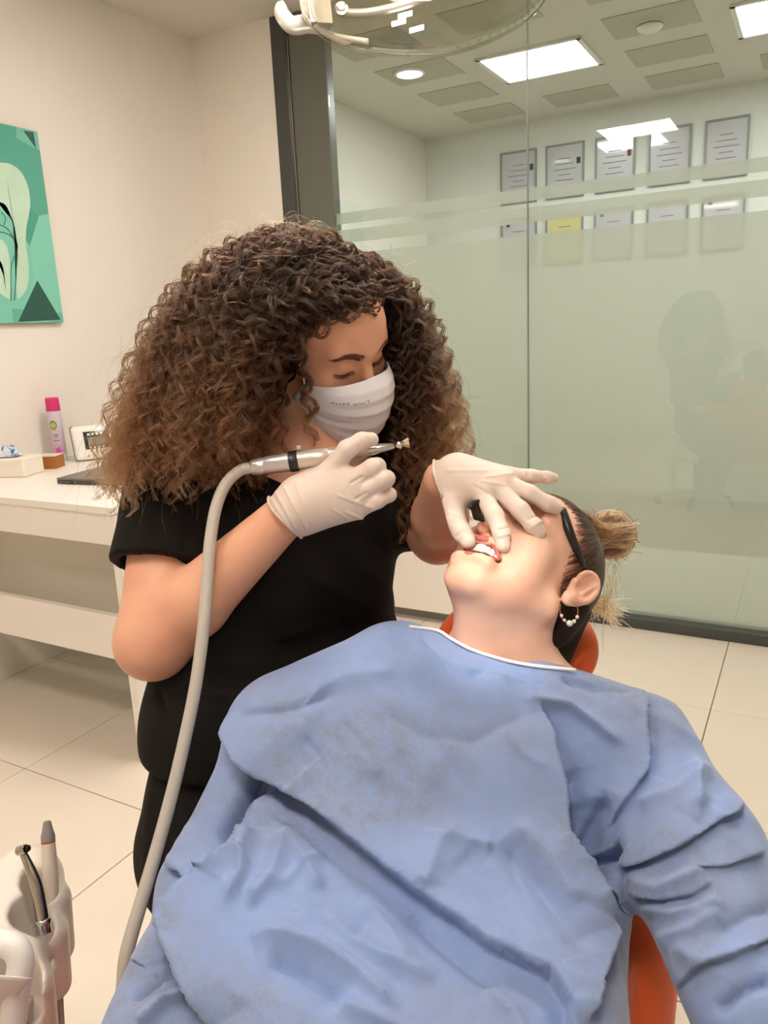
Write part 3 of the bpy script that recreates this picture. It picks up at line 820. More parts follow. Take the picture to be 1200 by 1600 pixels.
mid = D['shR'] * .45 + D['elR'] * .55
bodyD.add(cap(D['shR'], D['elR'], .052, .0475), .02)
fm = D['elR'] * .68 + D['wrR'] * .32
bodyD.add(cap(D['elR'], fm, .047, .0455), .025).add(cap(fm, D['wrR'], .0455, .0285), .012)
bodyD.add(cap(D['shL'], D['elL'], .046, .045), .02)
fl = D['elL'] * .6 + D['wrL'] * .4
bodyD.add(cap(D['elL'], fl, .043, .041), .012).add(cap(fl, D['wrL'], .041, .029), .012)
for s in 'RL':
    ft = floor_pt(D['kn' + s] * .8 + D['hi' + s] * .2, .09)
    bodyD.add(cap(D['hi' + s], D['kn' + s], .075, .055), .03).add(cap(D['kn' + s], ft, .05, .035), .02)
    fwd = D['kn' + s] - D['hi' + s]; fwd[2] = 0; fwd /= np.linalg.norm(fwd)
    D['ft' + s] = ft; D['toe' + s] = floor_pt(ft + fwd * .15, .03)
    bodyD.add(cap(ft - [0, 0, .04], D['toe' + s], .035, .025), .02)
pts = list(D.values()) + [HD_T]
lo, hi = bounds(pts, .16)
lo[2] = 0.0
cen = np.asarray(HD_T, f32)
Vh, Fh = polygonise(bodyD, HD_T - .19, HD_T + .19, .0021)
armc = [(D['elR'] + D['wrR']) / 2, (D['elL'] + D['wrL']) / 2]
Vb, Fb = polygonise(bodyD, lo, hi, .0045, keep=lambda c: (np.abs(c - cen).max(1) > .17))
person_d = mesh_np('person', np.vstack([Vh, Vb]), np.vstack([Fh, Fb + len(Vh)]), M['skin_d'])
tag(person_d, 'woman with big curly brown hair, black scrubs and face mask bending over the patient', 'person')

# face details -------------------------------------------------------
def face_y(x, z, kind):
    ys = np.linspace(.16, 0, 321).astype(f32)
    v = head_core(np.stack([np.full_like(ys, x), ys, np.full_like(ys, z)], 1), kind)
    i = np.argmax(v < 0); return ys[i]
M['brow'] = mat('brow_hair', '6B4230', 0.7, noise=0.1)
M['lash'] = mat('lash_hair', '1E1411', 0.6, noise=0.1)
rnd = random.Random(11)
for sx in (1, -1):
    st, rd = [], []
    for k in range(230):
        t = rnd.random(); x = .013 + .037 * t
        zc = .0375 + .0065 * math.sin(min(1, t * 1.25) * math.pi * .62) - .006 * max(0, t - .7) / .3
        z = zc + rnd.uniform(-1, 1) * (.0052 * (1 - t) ** .6 + .0012)
        y = face_y(sx * x, z, 'd') + .0004
        a = np.array([sx * x, y, z]); dx = .006 + .002 * rnd.random()
        x2 = x + dx * .9; z2 = z + .0016 * (1 - 2 * t); b = np.array([sx * x2, face_y(sx * x2, z2, 'd') + .0012, z2])
        s_ = np.stack([a, (a + b) / 2 + [0, .0006, .0004], b]); st.append(s_ @ HD_R.T + HD_T); rd.append(np.array([.00050, .00040, .0001]))
    hair_obj('eyebrow', st, rd, M['brow'], person_d)
    st, rd = [], []
    for k in range(26):
        t = k / 25; x = .017 + .030 * t; z = .0125 - .0030 * math.sin(t * math.pi) + .001 * t
        y = face_y(sx * x, z, 'd')
        a = np.array([sx * x, y, z]); b = a + np.array([sx * (.0010 + .002 * t), .0032, -.0030]); c_ = a + np.array([sx * (.0020 + .003 * t), .0058, -.0030])
        st.append(np.stack([a, b, c_]) @ HD_R.T + HD_T); rd.append(np.array([.0004, .00025, .00008]))
    hair_obj('eyelashes', st, rd, M['lash'], person_d)

# scrub top ----------------------------------------------------------
top = Sdf()
top.add(cap(D['neck'] - [0, 0, .045], D['shR'] + [0, 0, -.005], .062, .062)).add(cap(D['neck'] - [0, 0, .045], D['shL'], .062, .060), .03)
top.add(cap(D['chR'], D['chL'], .096, .092), .06).add(cap(D['waR'], D['waL'], .098, .092), .06).add(cap(D['beR'], D['beL'], .100, .106), .06)
top.add(sph(D['buR'], .075), .05).add(sph(D['buL'], .07), .05)
hemc = P(252, 885, 1.07); hemax = (D['elR'] - D['shR']) / np.linalg.norm(D['elR'] - D['shR'])
sl = Sdf().add(cap(D['shR'], P(248, 920, 1.065), .066, .0745))
sl.cut(half(P(250, 884, 1.07), hemax + 0.10 * RW @ np.array([-.5, 0, 0])), .004)
sl.sub(Sdf().add(cap(D['shR'], P(246, 1000, 1.06), .058, .066)).cut(half(P(250, 850, 1.07), -hemax), .003), .004)
top.add(sl, .02)
top.add(cap(D['shL'], D['shL'] * .55 + D['elL'] * .45, .062, .066), .02)
skirt = Sdf().add(cap(P(350, 1130, 1.115), P(530, 1130, 1.2), .102, .106)).add(cap(P(350, 1170, 1.11), P(525, 1170, 1.2), .108), .05)
top.add(skirt, .05)
hc_ = P(400, 1150, 1.12)
top.cut(half(hc_, (0.0, 0.0, -1.0)), .004)
def crease(V, fn, amp, seeds):
    """long soft cloth creases: displacement along the surface normal"""
    N = grad(fn, V, .004); px, py, d = PX(V); h = np.zeros(len(V))
    for (x0, y0, x1, y1, w, a) in seeds:
        ax, ay = x1 - x0, y1 - y0; L = ax * ax + ay * ay
        t = np.clip(((px - x0) * ax + (py - y0) * ay) / L, 0, 1)
        dd = np.hypot(px - x0 - t * ax, py - y0 - t * ay)
        h += a * np.exp(-(dd / w) ** 2) * (1 - (2 * t - 1) ** 4 * .6)
    return V + N * (h * amp)[:, None]
tops = [(300, 900, 420, 980, 9, 1), (480, 900, 600, 960, 10, 1), (420, 1000, 630, 940, 9, .9), (330, 1040, 560, 1040, 9, .8), (280, 1080, 480, 1100, 8, .9), (560, 880, 640, 960, 8, .8),
        (255, 760, 215, 860, 10, .8), (300, 770, 290, 860, 9, -.9), (390, 940, 470, 1060, 10, -.9), (520, 960, 600, 1060, 9, -.7), (250, 1080, 262, 1140, 5, -1.2), (265, 1090, 300, 1150, 7, 1)]
lo, hi = bounds([D['shR'], D['shL'], D['hiR'], D['hiL'], D['neck'], P(180, 900, 1.1), P(650, 900, 1.2)], .17)
sdf_obj('scrub_top', top, lo, hi, .0042, M['black_cloth'], person_d, post=lambda V: crease(V, top, .004, tops))
# sleeve seam and hem stitch
tr = Sdf()
for s in 'RL':
    tr.add(cap(D['hi' + s], D['kn' + s], .110 if s == 'R' else .105, .08), .04)
    tr.add(cap(D['kn' + s], D['ft' + s] + [0, 0, .06], .085, .075), .04)
tr.add(cap(D['hiR'], D['hiL'], .116, .112), .05).add(cap(P(352, 1180, 1.12), P(520, 1180, 1.2), .100), .05)
tr.cut(half(P(400, 1120, 1.15), (0, 0, 1)), .004)
trs = [(235, 1200, 230, 1400, 10, .9), (260, 1180, 300, 1330, 10, -.8), (300, 1200, 260, 1440, 9, .8), (350, 1150, 330, 1260, 8, -.8), (225, 1300, 300, 1420, 8, -.7)]
lo, hi = bounds([D[k] for k in ('hiR', 'hiL', 'knR', 'knL', 'ftR', 'ftL', 'toeR', 'toeL')], .16); lo[2] = 0
sdf_obj('trousers', tr, lo, hi, .006, M['black_cloth'], person_d, post=lambda V: crease(V, tr, .005, trs))
M['shoe'] = mat('white_clog', 'E6E2DC', 0.5)
for s in 'RL':
    sh = Sdf().add(cap(D['ft' + s] - [0, 0, .045], D['toe' + s] + [0, 0, .008], .044, .036)).cut(half((0, 0, .002), (0, 0, -1)), .002).cut(half(D['ft' + s] + [0, 0, -.005], (0, 0, 1)), .004)
    lo, hi = bounds([D['ft' + s], D['toe' + s]], .06); lo[2] = -.002
    sdf_obj('clog', sh, lo, hi, .004, M['shoe'], person_d)
# stool that carries her
seat_c = (D['hiR'] + D['hiL']) / 2; sz = float(seat_c[2]) - .128
st_ = empty('stool', (seat_c[0], seat_c[1], 0), 'round white dentist stool hidden under the seated woman', 'stool')
lathe('seat', (seat_c[0], seat_c[1], sz - .07), (0, 0, 1), [(0, .15), (.01, .165), (.05, .17), (.066, .16), (.07, .14)], M['white_pl'], st_, 32)
lathe('column', (seat_c[0], seat_c[1], .06), (0, 0, 1), [(0, .03), (.12, .03), (.121, .02), (sz - .131, .02)], M['chrome'], st_)
for k in range(5):
    a = 2 * math.pi * k / 5 + .3; e_ = np.array([seat_c[0] + .24 * math.cos(a), seat_c[1] + .24 * math.sin(a), .065])
    tube('leg', [(seat_c[0], seat_c[1], .085), tuple(e_)], [.018, .013], M['chrome'], st_)
    lathe('castor', e_ + [0, -.012, -.040], (0, 1, 0), [(0, .02), (.003, .024), (.021, .024), (.024, .02)], M['black_pl'], st_, 16)

# gloves -------------------------------------------------------------
def hand_sdf(wrist, wr_r, palm, fingers):
    s = Sdf()
    for i, (a, b, ra, rb) in enumerate(palm): s.add(cap(P(*a), P(*b), ra, rb), .016)
    for pts, rad in fingers:
        c = Sdf()
        for i in range(len(pts) - 1): c.add(cap(P(*pts[i]), P(*pts[i + 1]), rad[i], rad[i + 1]), .0045)
        s.add(c, .0032)
    return s
# right hand, holding the handpiece
RH = hand_sdf(None, None, [
    ((437, 812, .982), (470, 790, .972), .0305, .0300),
    ((468, 785, .968), (522, 735, .960), .0260, .0165),
    ((470, 790, .966), (548, 752, .955), .0270, .0170),
    ((472, 795, .968), (556, 776, .955), .0265, .0165),
    ((474, 800, .972), (556, 795, .962), .0250, .0140),
    ((470, 770, .985), (500, 742, .998), .0220, .0160)],
    [([(516, 735, .958), (543, 702, .948), (565, 689, .952), (580, 687, .962)], [.0132, .0116, .0106, .0094]),
     ([(548, 752, .955), (583, 731, .944), (589, 729, .964), (572, 740, .985)], [.0128, .0115, .0108, .0100]),
     ([(558, 775, .953), (598, 750, .944), (604, 748, .962), (585, 760, .985)], [.0124, .0108, .0102, .0095]),
     ([(557, 797, .960), (590, 782, .950), (608, 773, .958), (598, 778, .980)], [.0112, .0096, .0088, .0082]),
     ([(498, 745, 1.0), (530, 722, 1.012), (562, 704, 1.006), (578, 698, 1.0)], [.0145, .0125, .0110, .0095])])
# left hand, spread over the patient's face
LH = hand_sdf(None, None, [
    ((690, 752, 1.030), (716, 752, 1.005), .0290, .0270),
    ((714, 748, 1.000), (756, 770, .975), .0230, .0150),
    ((714, 745, 1.000), (778, 762, .978), .0235, .0145),
    ((716, 742, 1.005), (790, 752, .985), .0220, .0135),
    ((716, 740, 1.008), (796, 744, .995), .0200, .0115),
    ((704, 764, 1.005), (708, 790, .985), .0230, .0160)],
    [([(753, 773, .974), (773, 806, .948), (783, 832, .936), (786, 852, .932)], [.0125, .0112, .0105, .0090]),
     ([(777, 763, .977), (813, 797, .950), (832, 820, .944), (842, 831, .946)], [.0122, .0112, .0102, .0090]),
     ([(788, 753, .984), (828, 771, .966), (856, 787, .962), (868, 793, .964)], [.0118, .0105, .0096, .0086]),
     ([(794, 742, .995), (830, 744, .990), (855, 746, .992), (865, 747, .995)], [.0102, .0086, .0078, .0068]),
     ([(706, 785, .985), (711, 815, .965), (722, 832, .955), (731, 845, .948)], [.0155, .0135, .0118, .0098])])
def glove(name, fn, wrist_a, wrist_b, r_ring, fold_axis, seeds, label):
    """hand-shaped latex with a rolled cuff"""
    ax = wrist_a - wrist_b; ax = ax / np.linalg.norm(ax)
    g = Sdf().add(fn).cut(half(wrist_a, ax), .002)
    lo, hi = wrist_a, wrist_b
    return g, ax
def make_glove(fn, cuff_pts, label, seeds, box_pts):
    ring = np.array([P(*p) for p in cuff_pts]); c = ring.mean(0)
    u, s_, vt = np.linalg.svd(ring - c); n = vt[2]
    bl, bh = bounds([P(*p) for p in box_pts], .045)
    towards = np.mean([P(*p) for p in box_pts], 0) - c
    if n @ towards > 0: n = -n
    g = Sdf().add(fn).cut(half(c, n), .0015)
    V, Fs = polygonise(g, bl, bh, .0017)
    # latex wrinkles
    N = grad(fn, V, .002); px, py, d = PX(V); h = np.zeros(len(V))
    for (x0, y0, x1, y1, w, a) in seeds:
        ax_, ay_ = x1 - x0, y1 - y0; L = ax_ * ax_ + ay_ * ay_
        t = np.clip(((px - x0) * ax_ + (py - y0) * ay_) / L, 0, 1)
        dd = np.hypot(px - x0 - t * ax_, py - y0 - t * ay_); h += a * np.exp(-(dd / w) ** 2)
    V = V + N * (h * .0016)[:, None]
    o = mesh_np('glove', V, Fs, M['glove'], person_d); o['label'] = label
    # rolled cuff: follow the section of the glove
    e1, e2 = frame_of(n); loop = []
    for a in np.linspace(0, 2 * math.pi, 48, endpoint=False):
        dr = math.cos(a) * e1 + math.sin(a) * e2; t = 0.0
        ts = np.linspace(0.0, .075, 151); v = fn((c - n * .002 + ts[:, None] * dr).astype(f32)); i = np.argmax(v > 0); t = ts[i]
        loop.append(c - n * .002 + dr * (t + .0006) + n * .0015 * math.sin(3 * a))
    tube('rolled_cuff', loop, .0019, M['glove'], o, 8, closed=True)
    return o
gl_r = make_glove(RH, [(413, 770, .985), (430, 805, .95), (472, 840, .985), (440, 800, 1.02)], 'white latex glove gripping the handpiece',
    [(432, 770, 462, 825, 2.2, 1.6), (445, 762, 478, 825, 2.2, 1.4), (462, 755, 488, 822, 2.4, 1.0), (424, 780, 455, 828, 2, 1.2), (530, 775, 585, 795, 2.5, .9), (540, 800, 570, 812, 2, 1), (548, 755, 566, 745, 2, -1), (556, 780, 572, 770, 2, -1),
     (500, 700, 530, 690, 2, .6), (545, 690, 552, 700, 2, -1), (560, 682, 566, 695, 2, -.8), (520, 795, 545, 812, 2, .8)],
    [(413, 770, .985), (472, 840, .985), (600, 690, .95), (615, 760, .97), (560, 700, 1.02), (440, 800, 1.03)])
gl_l = make_glove(LH, [(678, 735, 1.035), (690, 775, 1.035), (684, 755, 1.00), (688, 755, 1.07)], 'white latex glove spread over the face of the patient',
    [(700, 735, 760, 735, 3, .6), (760, 745, 800, 740, 2, .8), (755, 752, 790, 758, 2, .7), (742, 760, 770, 775, 2, -.6), (778, 828, 795, 824, 2, -1.2), (780, 838, 796, 834, 1.6, 1.2), (826, 812, 838, 806, 2, -1), (832, 822, 846, 814, 1.6, 1.2),
     (846, 776, 854, 790, 2, -.9), (722, 830, 712, 838, 2, -1), (700, 800, 716, 806, 2, .6), (820, 738, 824, 750, 2, -.7), (850, 740, 852, 752, 1.6, -.8)],
    [(678, 735, 1.035), (690, 775, 1.035), (870, 745, .99), (870, 800, .95), (785, 860, .92), (725, 850, .94), (700, 720, 1.05)])

# face mask ----------------------------------------------------------
def mask_pt(s, v):
    vv = np.array([0, .12, .25, .5, .75, .9, 1.0])
    y0 = np.interp(v, vv, [.106, .121, .1285, .130, .122, .108, .086]); z0 = np.interp(v, vv, [.007, -.003, -.016, -.046, -.082, -.104, -.117])
    xe = np.interp(v, [0, .5, 1], [.0700, .0715, .061]); ye = np.interp(v, [0, .5, 1], [.042, .018, .010]); ze = np.interp(v, [0, .5, 1], [-.014, -.048, -.086])
    a = abs(s) * math.pi / 2
    p_ = np.interp(v, [0, .2, 1], [.85, .8, .75])
    x = math.copysign(xe * math.sin(a) ** .92, s); y = ye + (y0 - ye) * max(0, math.cos(a)) ** p_; z = z0 + (ze - z0) * abs(s) ** 1.7
    # pleats
    for vc, am in ((.42, .0042), (.62, .0052), (.80, .0035)):
        t = (v - vc - .10 * (abs(s) - .4) ** 2 * 0) / .10
        if -1 < t < 1: y += am * (1 - abs(s)) ** .4 * ((1 + t) if t < 0 else (1 - t) ** 3) * (.6 + .4 * math.cos(3 * s))
    # crisp diagonal creases from the corners to the chin
    for (s0, v0, s1, v1, am) in ((.95, .55, .30, .80, .0045), (.95, .62, .10, .98, .0035), (-.95, .55, -.3, .8, .0045), (.30, .80, -.3, .8, .003)):
        L_ = (s1 - s0) ** 2 + (v1 - v0) ** 2; t = min(1, max(0, ((s - s0) * (s1 - s0) + (v - v0) * (v1 - v0)) / L_)); dd_ = math.hypot((s - s0 - t * (s1 - s0)) * .6, v - v0 - t * (v1 - v0))
        y += am * math.exp(-dd_ / .05) * (1 - t * .3)
    # soft dents
    y -= .003 * math.exp(-((v - .72) / .06) ** 2 - ((s - .35) / .2) ** 2)
    y -= .003 * math.exp(-((v - .55) / .05) ** 2 - ((s - .6) / .2) ** 2)
    return np.array([x, y, z])
nu, nv = 61, 57
V = np.array([mask_pt(-1 + 2 * i / (nu - 1), j / (nv - 1)) for j in range(nv) for i in range(nu)])
Fs = np.array([(j * nu + i, j * nu + i + 1, (j + 1) * nu + i + 1, (j + 1) * nu + i) for j in range(nv - 1) for i in range(nu - 1)])[:, ::-1]
mo = mesh_np('face_mask', V @ HD_R.T + HD_T, Fs, M['mask'], person_d)
md = mo.modifiers.new('thick', 'SOLIDIFY'); md.thickness = .0012; md.offset = -1
mo['label'] = 'white pleated surgical mask with faint printed letters'
for v0 in (0.0, 1.0):
    tube('binding', np.array([mask_pt(s, v0) + [0, .0006, 0] for s in np.linspace(-1, 1, 40)]) @ HD_R.T + HD_T, .0011, M['mask'], mo, 6)
M['weld'] = mat('weld_dot', 'B4B2BA', 0.7)
for v0, n in ((.055, 64), (.115, 70)):
    Vd, Fd = [], []
    for k in range(n):
        s = -.9 + 1.8 * k / (n - 1)
        for ds, dv_ in ((-.006, -.010), (.006, -.010), (.006, .010), (-.006, .010)):
            Vd.append(mask_pt(s + ds, v0 + dv_) + [math.copysign(.0007, s), .0009, 0])
        Fd.append((4 * k, 4 * k + 1, 4 * k + 2, 4 * k + 3))
    o = mesh_np('weld_row', np.array(Vd) @ HD_R.T + HD_T, Fd, M['weld'], mo); o['kind'] = 'stuff'
tcv = bpy.data.curves.new('letters', 'FONT'); tcv.body = 'Tony Mask'; tcv.size = 1.0; tcv.resolution_u = 2
to = bpy.data.objects.new('letters', tcv); COL.objects.link(to); bpy.context.view_layer.update()
tm = to.to_mesh(); tv = np.array([v.co[:] for v in tm.vertices]); tf = [tuple(p.vertices) for p in tm.polygons]; to.to_mesh_clear(); bpy.data.objects.remove(to)
w_ = tv[:, 0].max()
tp = np.array([mask_pt(.66 - .52 * (1 - x / w_), .245 - .055 * y) for x, y, _ in tv]) + [0.0011, .0014, 0]
mesh_np('printed_letters', tp @ HD_R.T + HD_T, tf, M['ink'], mo, False)
for sx in (1, -1):
    tube('ear_loop', smooth_path([mask_pt(sx * .99, .03), (sx * .070, .028, .010), (sx * .079, .002, .032), (sx * .080, -.016, .024)], 20) @ HD_R.T + HD_T, .0013, M['mask'], mo, 6)
    tube('ear_loop', smooth_path([mask_pt(sx * .99, .97), (sx * .066, .008, -.060), (sx * .076, -.008, -.030), (sx * .081, -.018, .0)], 20) @ HD_R.T + HD_T, .0013, M['mask'], mo, 6)

# hair ---------------------------------------------------------------
def hair_mat(name, c_root, c_mid, c_tip, rough=0.35):
    m = bpy.data.materials.new(name); m.use_nodes = True; nt = m.node_tree; nt.nodes.clear()
    ci = nt.nodes.new('ShaderNodeHairInfo')
    rp = nt.nodes.new('ShaderNodeValToRGB'); e = rp.color_ramp.elements
    e[0].position = .1; e[0].color = lin(c_root); e[1].position = .95; e[1].color = lin(c_tip); k = e.new(.6); k.color = lin(c_mid)
    ad = nt.nodes.new('ShaderNodeMath'); ad.operation = 'MULTIPLY_ADD'; ad.inputs[1].default_value = .5; ad.inputs[2].default_value = -.25
    nt.links.new(ci.outputs['Random'], ad.inputs[0])
    su = nt.nodes.new('ShaderNodeMath'); nt.links.new(ci.outputs['Intercept'], su.inputs[0]); nt.links.new(ad.outputs[0], su.inputs[1]); nt.links.new(su.outputs[0], rp.inputs[0])
    h = nt.nodes.new('ShaderNodeBsdfHairPrincipled'); h.parametrization = 'COLOR'
    h.inputs['Roughness'].default_value = rough; h.inputs['Radial Roughness'].default_value = .45
    h.inputs['Random Roughness'].default_value = .3
    nt.links.new(rp.outputs[0], h.inputs['Color'])
    o = nt.nodes.new('ShaderNodeOutputMaterial'); nt.links.new(h.outputs[0], o.inputs[0]); return m
M['curl'] = hair_mat('curly_brown_hair', '1A0D07', '2A180C', '5A3820')
M['hairmass'] = mat('dark_hair_mass', '20120A', 0.9, noise=0.3, nscale=40, spec=0.1)
CH = np.array([-.092, .245, -1.152])        # head centre, camera axes
def c2w(q): return np.asarray(q) @ RW.T + EYE
rg = np.random.default_rng(7)
def end_shape(phi):
    """phi in degrees around the head (0 right, 90 away, 180 left, 270 towards the viewer): radius, end height"""
    r = np.interp(phi, [-10, 5, 25, 60, 90, 135, 180, 215, 245, 270, 285], [.190, .215, .275, .280, .24, .26, .315, .315, .25, .19, .17])
    y = np.interp(phi, [-10, 5, 25, 60, 90, 135, 180, 215, 245, 270, 285], [-.27, -.26, -.16, -.16, -.17, -.21, -.235, -.21, -.175, -.155, -.14])
    return r, y
locks = []
Rcam = RC @ HD_R
tries = 0
while len(locks) < 1000 and tries < 60000:
    tries += 1
    v = rg.normal(size=3); v /= np.linalg.norm(v)
    yp, zp = v[1], v[2]
    lim = -.55 if yp < 0 else -.55 + .97 * min(1, yp / .50) ** .8
    if zp < lim: continue
    loc = np.array([0, -.008, .048]) + v * np.array([.0735, .096, .088])
    root = Rcam @ loc; nrm = Rcam @ v
    phi = math.degrees(math.atan2(-root[2], root[0]))
    if phi < -95: phi += 360
    near = False
    if -95 <= phi < 4:                                    # over the brow: part to either side of the face
        side = root[0] * math.cos(math.radians(57)) - root[2] * math.sin(math.radians(57))
        phi = rg.uniform(0, 40) if side > -.005 else rg.uniform(218, 252)
    else: phi += rg.normal() * 14
    phi = phi % 360
    if 252 < phi < 335: phi = 252 - rg.uniform(0, 30)
    if phi >= 335: phi = rg.uniform(0, 25)
    R_, Y_ = end_shape(phi)
    rho = .30 + .70 * rg.random() ** .75
    a = math.radians(phi)
    end = np.array([math.cos(a) * R_ * (.35 + .65 * rho) * 1.0, Y_ * (1.10 - .16 * rho) + rg.normal() * .024, -math.sin(a) * R_ * rho * .85])
    if 215 < phi < 260: end[0] -= .035
    lift = .062 * (.35 + .65 * rho)
    upv = np.array([0, 1.0, 0])
    b1 = root + nrm * lift * 1.25 + upv * .028 * rho
    b2 = np.array([end[0] * .86, root[1] * .45 + end[1] * .18 + .035, end[2] * .90]) + nrm * .010
    locks.append((root, b1, b2, end, rho))
# hand-placed ringlets beside the face
def lockpath(pts, n): return smooth_path([np.array([(x - 600) / F * d, -(y - 800) / F * d, -d]) - CH for x, y, d in pts], n)
extra = [[(470, 500, 1.06), (466, 545, 1.05), (474, 590, 1.045), (488, 640, 1.04), (482, 668, 1.04), (494, 696, 1.04)],
         [(468, 510, 1.06), (470, 555, 1.05), (480, 600, 1.045), (480, 640, 1.04), (490, 690, 1.04)],
         [(452, 520, 1.06), (446, 600, 1.05), (440, 660, 1.05), (452, 712, 1.05)],
         [(455, 500, 1.06), (436, 590, 1.05), (428, 660, 1.04), (432, 715, 1.04)],
         [(612, 470, 1.18), (622, 560, 1.17), (612, 640, 1.17), (625, 740, 1.16), (630, 850, 1.16)],
         [(618, 480, 1.18), (640, 580, 1.17), (640, 680, 1.17), (648, 760, 1.17), (640, 830, 1.17)],
         [(620, 450, 1.18), (650, 560, 1.18), (665, 650, 1.18), (655, 740, 1.19), (640, 800, 1.19)]]
NP = 60
tt = np.linspace(0, 1, NP)
strands, radii, strands_f, radii_f = [], [], [], []
def add_lock(path, nchild, amp, wl, spread, r0):
    Tn = np.gradient(path, axis=0); seg = np.linalg.norm(Tn, axis=1); Tn = Tn / (seg[:, None] + 1e-9)
    s = np.concatenate([[0], np.cumsum(np.linalg.norm(np.diff(path, axis=0), axis=1))])
    ref = rg.normal(size=3); u = np.cross(Tn, ref); u /= np.linalg.norm(u, axis=1)[:, None] + 1e-9; w = np.cross(Tn, u)
    ph0 = rg.random() * 6.28; sgn = rg.choice([-1, 1])
    ramp = np.clip(s / (s[-1] + 1e-9) / .30, 0, 1) ** 1.1
    ftip = 1 - .25 * tt
    for c in range(nchild):
        ph = ph0 + sgn * 2 * math.pi * s / (wl * (1 + .006 * rg.normal())) + rg.normal() * .22
        am = amp * ramp * ftip * (1 + .14 * rg.normal())
        o1 = rg.normal() * spread; o2 = rg.normal() * spread; gap = .35 + .65 * ramp
        pth = path + u * (am * np.cos(ph) + o1 * gap)[:, None] + w * (am * np.sin(ph) + o2 * gap)[:, None]
        n = NP if rg.random() > .3 else int(NP * rg.uniform(.75, .98))
        strands.append(c2w(pth[:n] + CH)); rr = r0 * (1 - .5 * np.linspace(0, 1, n) ** 2); radii.append(rr)
for root, b1, b2, end, rho in locks:
    t = tt[:, None]
    path = (1 - t) ** 3 * root + 3 * (1 - t) ** 2 * t * b1 + 3 * (1 - t) * t * t * b2 + t ** 3 * end
    wob = np.cumsum(rg.normal(size=(NP, 3)) * .0011, 0); path = path + wob * tt[:, None]
    add_lock(path, 11, rg.uniform(.0070, .0125), rg.uniform(.030, .050), .0015, .00042)
for e in extra:
    add_lock(lockpath(e, NP), 26, .0075, .040, .0016, .00046)
hair_obj('hair', strands, radii, M['curl'], person_d)['label'] = 'voluminous curly brown hair with lighter ends'
# frizz: loose fine strands round the outline
for k in range(1500):
    root, b1, b2, end, rho = locks[rg.integers(len(locks))]
    sc_ = rg.uniform(1.0, 1.14)
    t0 = rg.uniform(.15, .8); t = np.linspace(t0, min(1, t0 + rg.uniform(.15, .4)), 22)[:, None]
    path = ((1 - t) ** 3 * root + 3 * (1 - t) ** 2 * t * b1 + 3 * (1 - t) * t * t * b2 + t ** 3 * end) * sc_
    w = rg.normal(size=3) * .022
    s = np.linspace(0, 1, 22)[:, None]
    path = path + w * s + .006 * np.sin(s * rg.uniform(6, 16) + rg.random(3) * 6)
    strands_f.append(c2w(path + CH)); radii_f.append(np.linspace(.00017, .00008, 22))
M['frizz'] = hair_mat('frizz_hair', '6A4426', '8A5C34', 'B98A58')
hair_obj('loose_hair', strands_f, radii_f, M['frizz'], person_d)
# dense inner volume of the hair
def cw(x, y, z): return c2w(np.array([x, y, z]) + CH)
mass = Sdf()
mass.add(local_sdf(lambda q: ell((0, -.018, .056), (.080, .100, .091))(q), HD_R, HD_T, .3))
mass.add(cap(cw(-.05, .06, -.02), cw(-.19, -.11, -.02), .095, .085), .05)
mass.add(cap(cw(-.07, .06, .05), cw(-.135, -.10, .06), .045, .045), .04)
mass.add(cap(cw(.07, .07, -.10), cw(.125, -.12, -.08), .065, .050), .05)
mass.add(cap(cw(-.02, .05, -.10), cw(-.02, -.12, -.12), .09, .08), .05)
mass.sub(local_sdf(lambda q: ell((0, .100, .0), (.080, .080, .125))(q), HD_R, HD_T, .4), .02)
mass.sub(local_sdf(lambda q: ell((.085, .045, -.055), (.04, .035, .07))(q), HD_R, HD_T, .4), .02)
def lump(V):
    N = grad(mass, V, .004); h = np.sin(V[:, 0] * 190) * np.sin(V[:, 1] * 170 + 1) * np.sin(V[:, 2] * 150 + 2); return V + N * (h * .004)[:, None]
lo, hi = bounds([cw(-.30, -.22, 0), cw(.22, .2, 0), cw(0, 0, .16), cw(0, 0, -.26)], .08)
sdf_obj('hair_mass', mass, lo, hi, .006, M['hairmass'], person_d, post=lump)

# ================================================================== THE PATIENT
# dental chair ------------------------------------------------------
Q = lambda *a: P(*a)
sh_c = Q(760, 1110, 1.10); hip_c = Q(590, 1660, .83)
ax_b = sh_c - hip_c; ax_b /= np.linalg.norm(ax_b)                   # along the back, towards the head
lat = np.array([ax_b[1], -ax_b[0], 0.0]); lat /= np.linalg.norm(lat)
if lat @ RW[:, 0] < 0: lat = -lat                                   # towards the photo's right
nrm_b = np.cross(lat, ax_b)
if nrm_b[2] < 0: nrm_b = -nrm_b
ch = empty('dental_chair', (hip_c[0], hip_c[1], 0), 'orange upholstered dental chair under the reclined patient', 'dental chair')
RB = np.stack([lat, ax_b, nrm_b], 1)
bk_c = Q(690, 1440, 1.01) - ax_b * .05
bk = Sdf().add(rbox(bk_c, (.285, .30, .045), RB, .04)).add(rbox(bk_c + ax_b * .2, (.20, .21, .042), RB, .04), .05).add(cap(bk_c + lat * .240 - ax_b * .30 + nrm_b * .02, bk_c + lat * .240 + ax_b * .08 + nrm_b * .02, .05, .045), .03).add(cap(bk_c - lat * .205 - ax_b * .30 + nrm_b * .02, bk_c - lat * .215 + ax_b * .20 + nrm_b * .02, .05, .045), .03)
lo, hi = bounds([bk_c + RB @ np.array(v) for v in ((.3, .4, .1), (-.3, -.4, -.1), (.3, -.4, .1), (-.3, .4, -.1), (.3, .4, -.1), (-.3, -.4, .1))], .05)
sdf_obj('backrest', bk, lo, hi, .008, M['orange'], ch)
hr_c = Q(803, 1010, 1.135)
fwp = HP_R[:, 1]
RHd = ortho(-nrm_b if False else nrm_b, ax_b); 
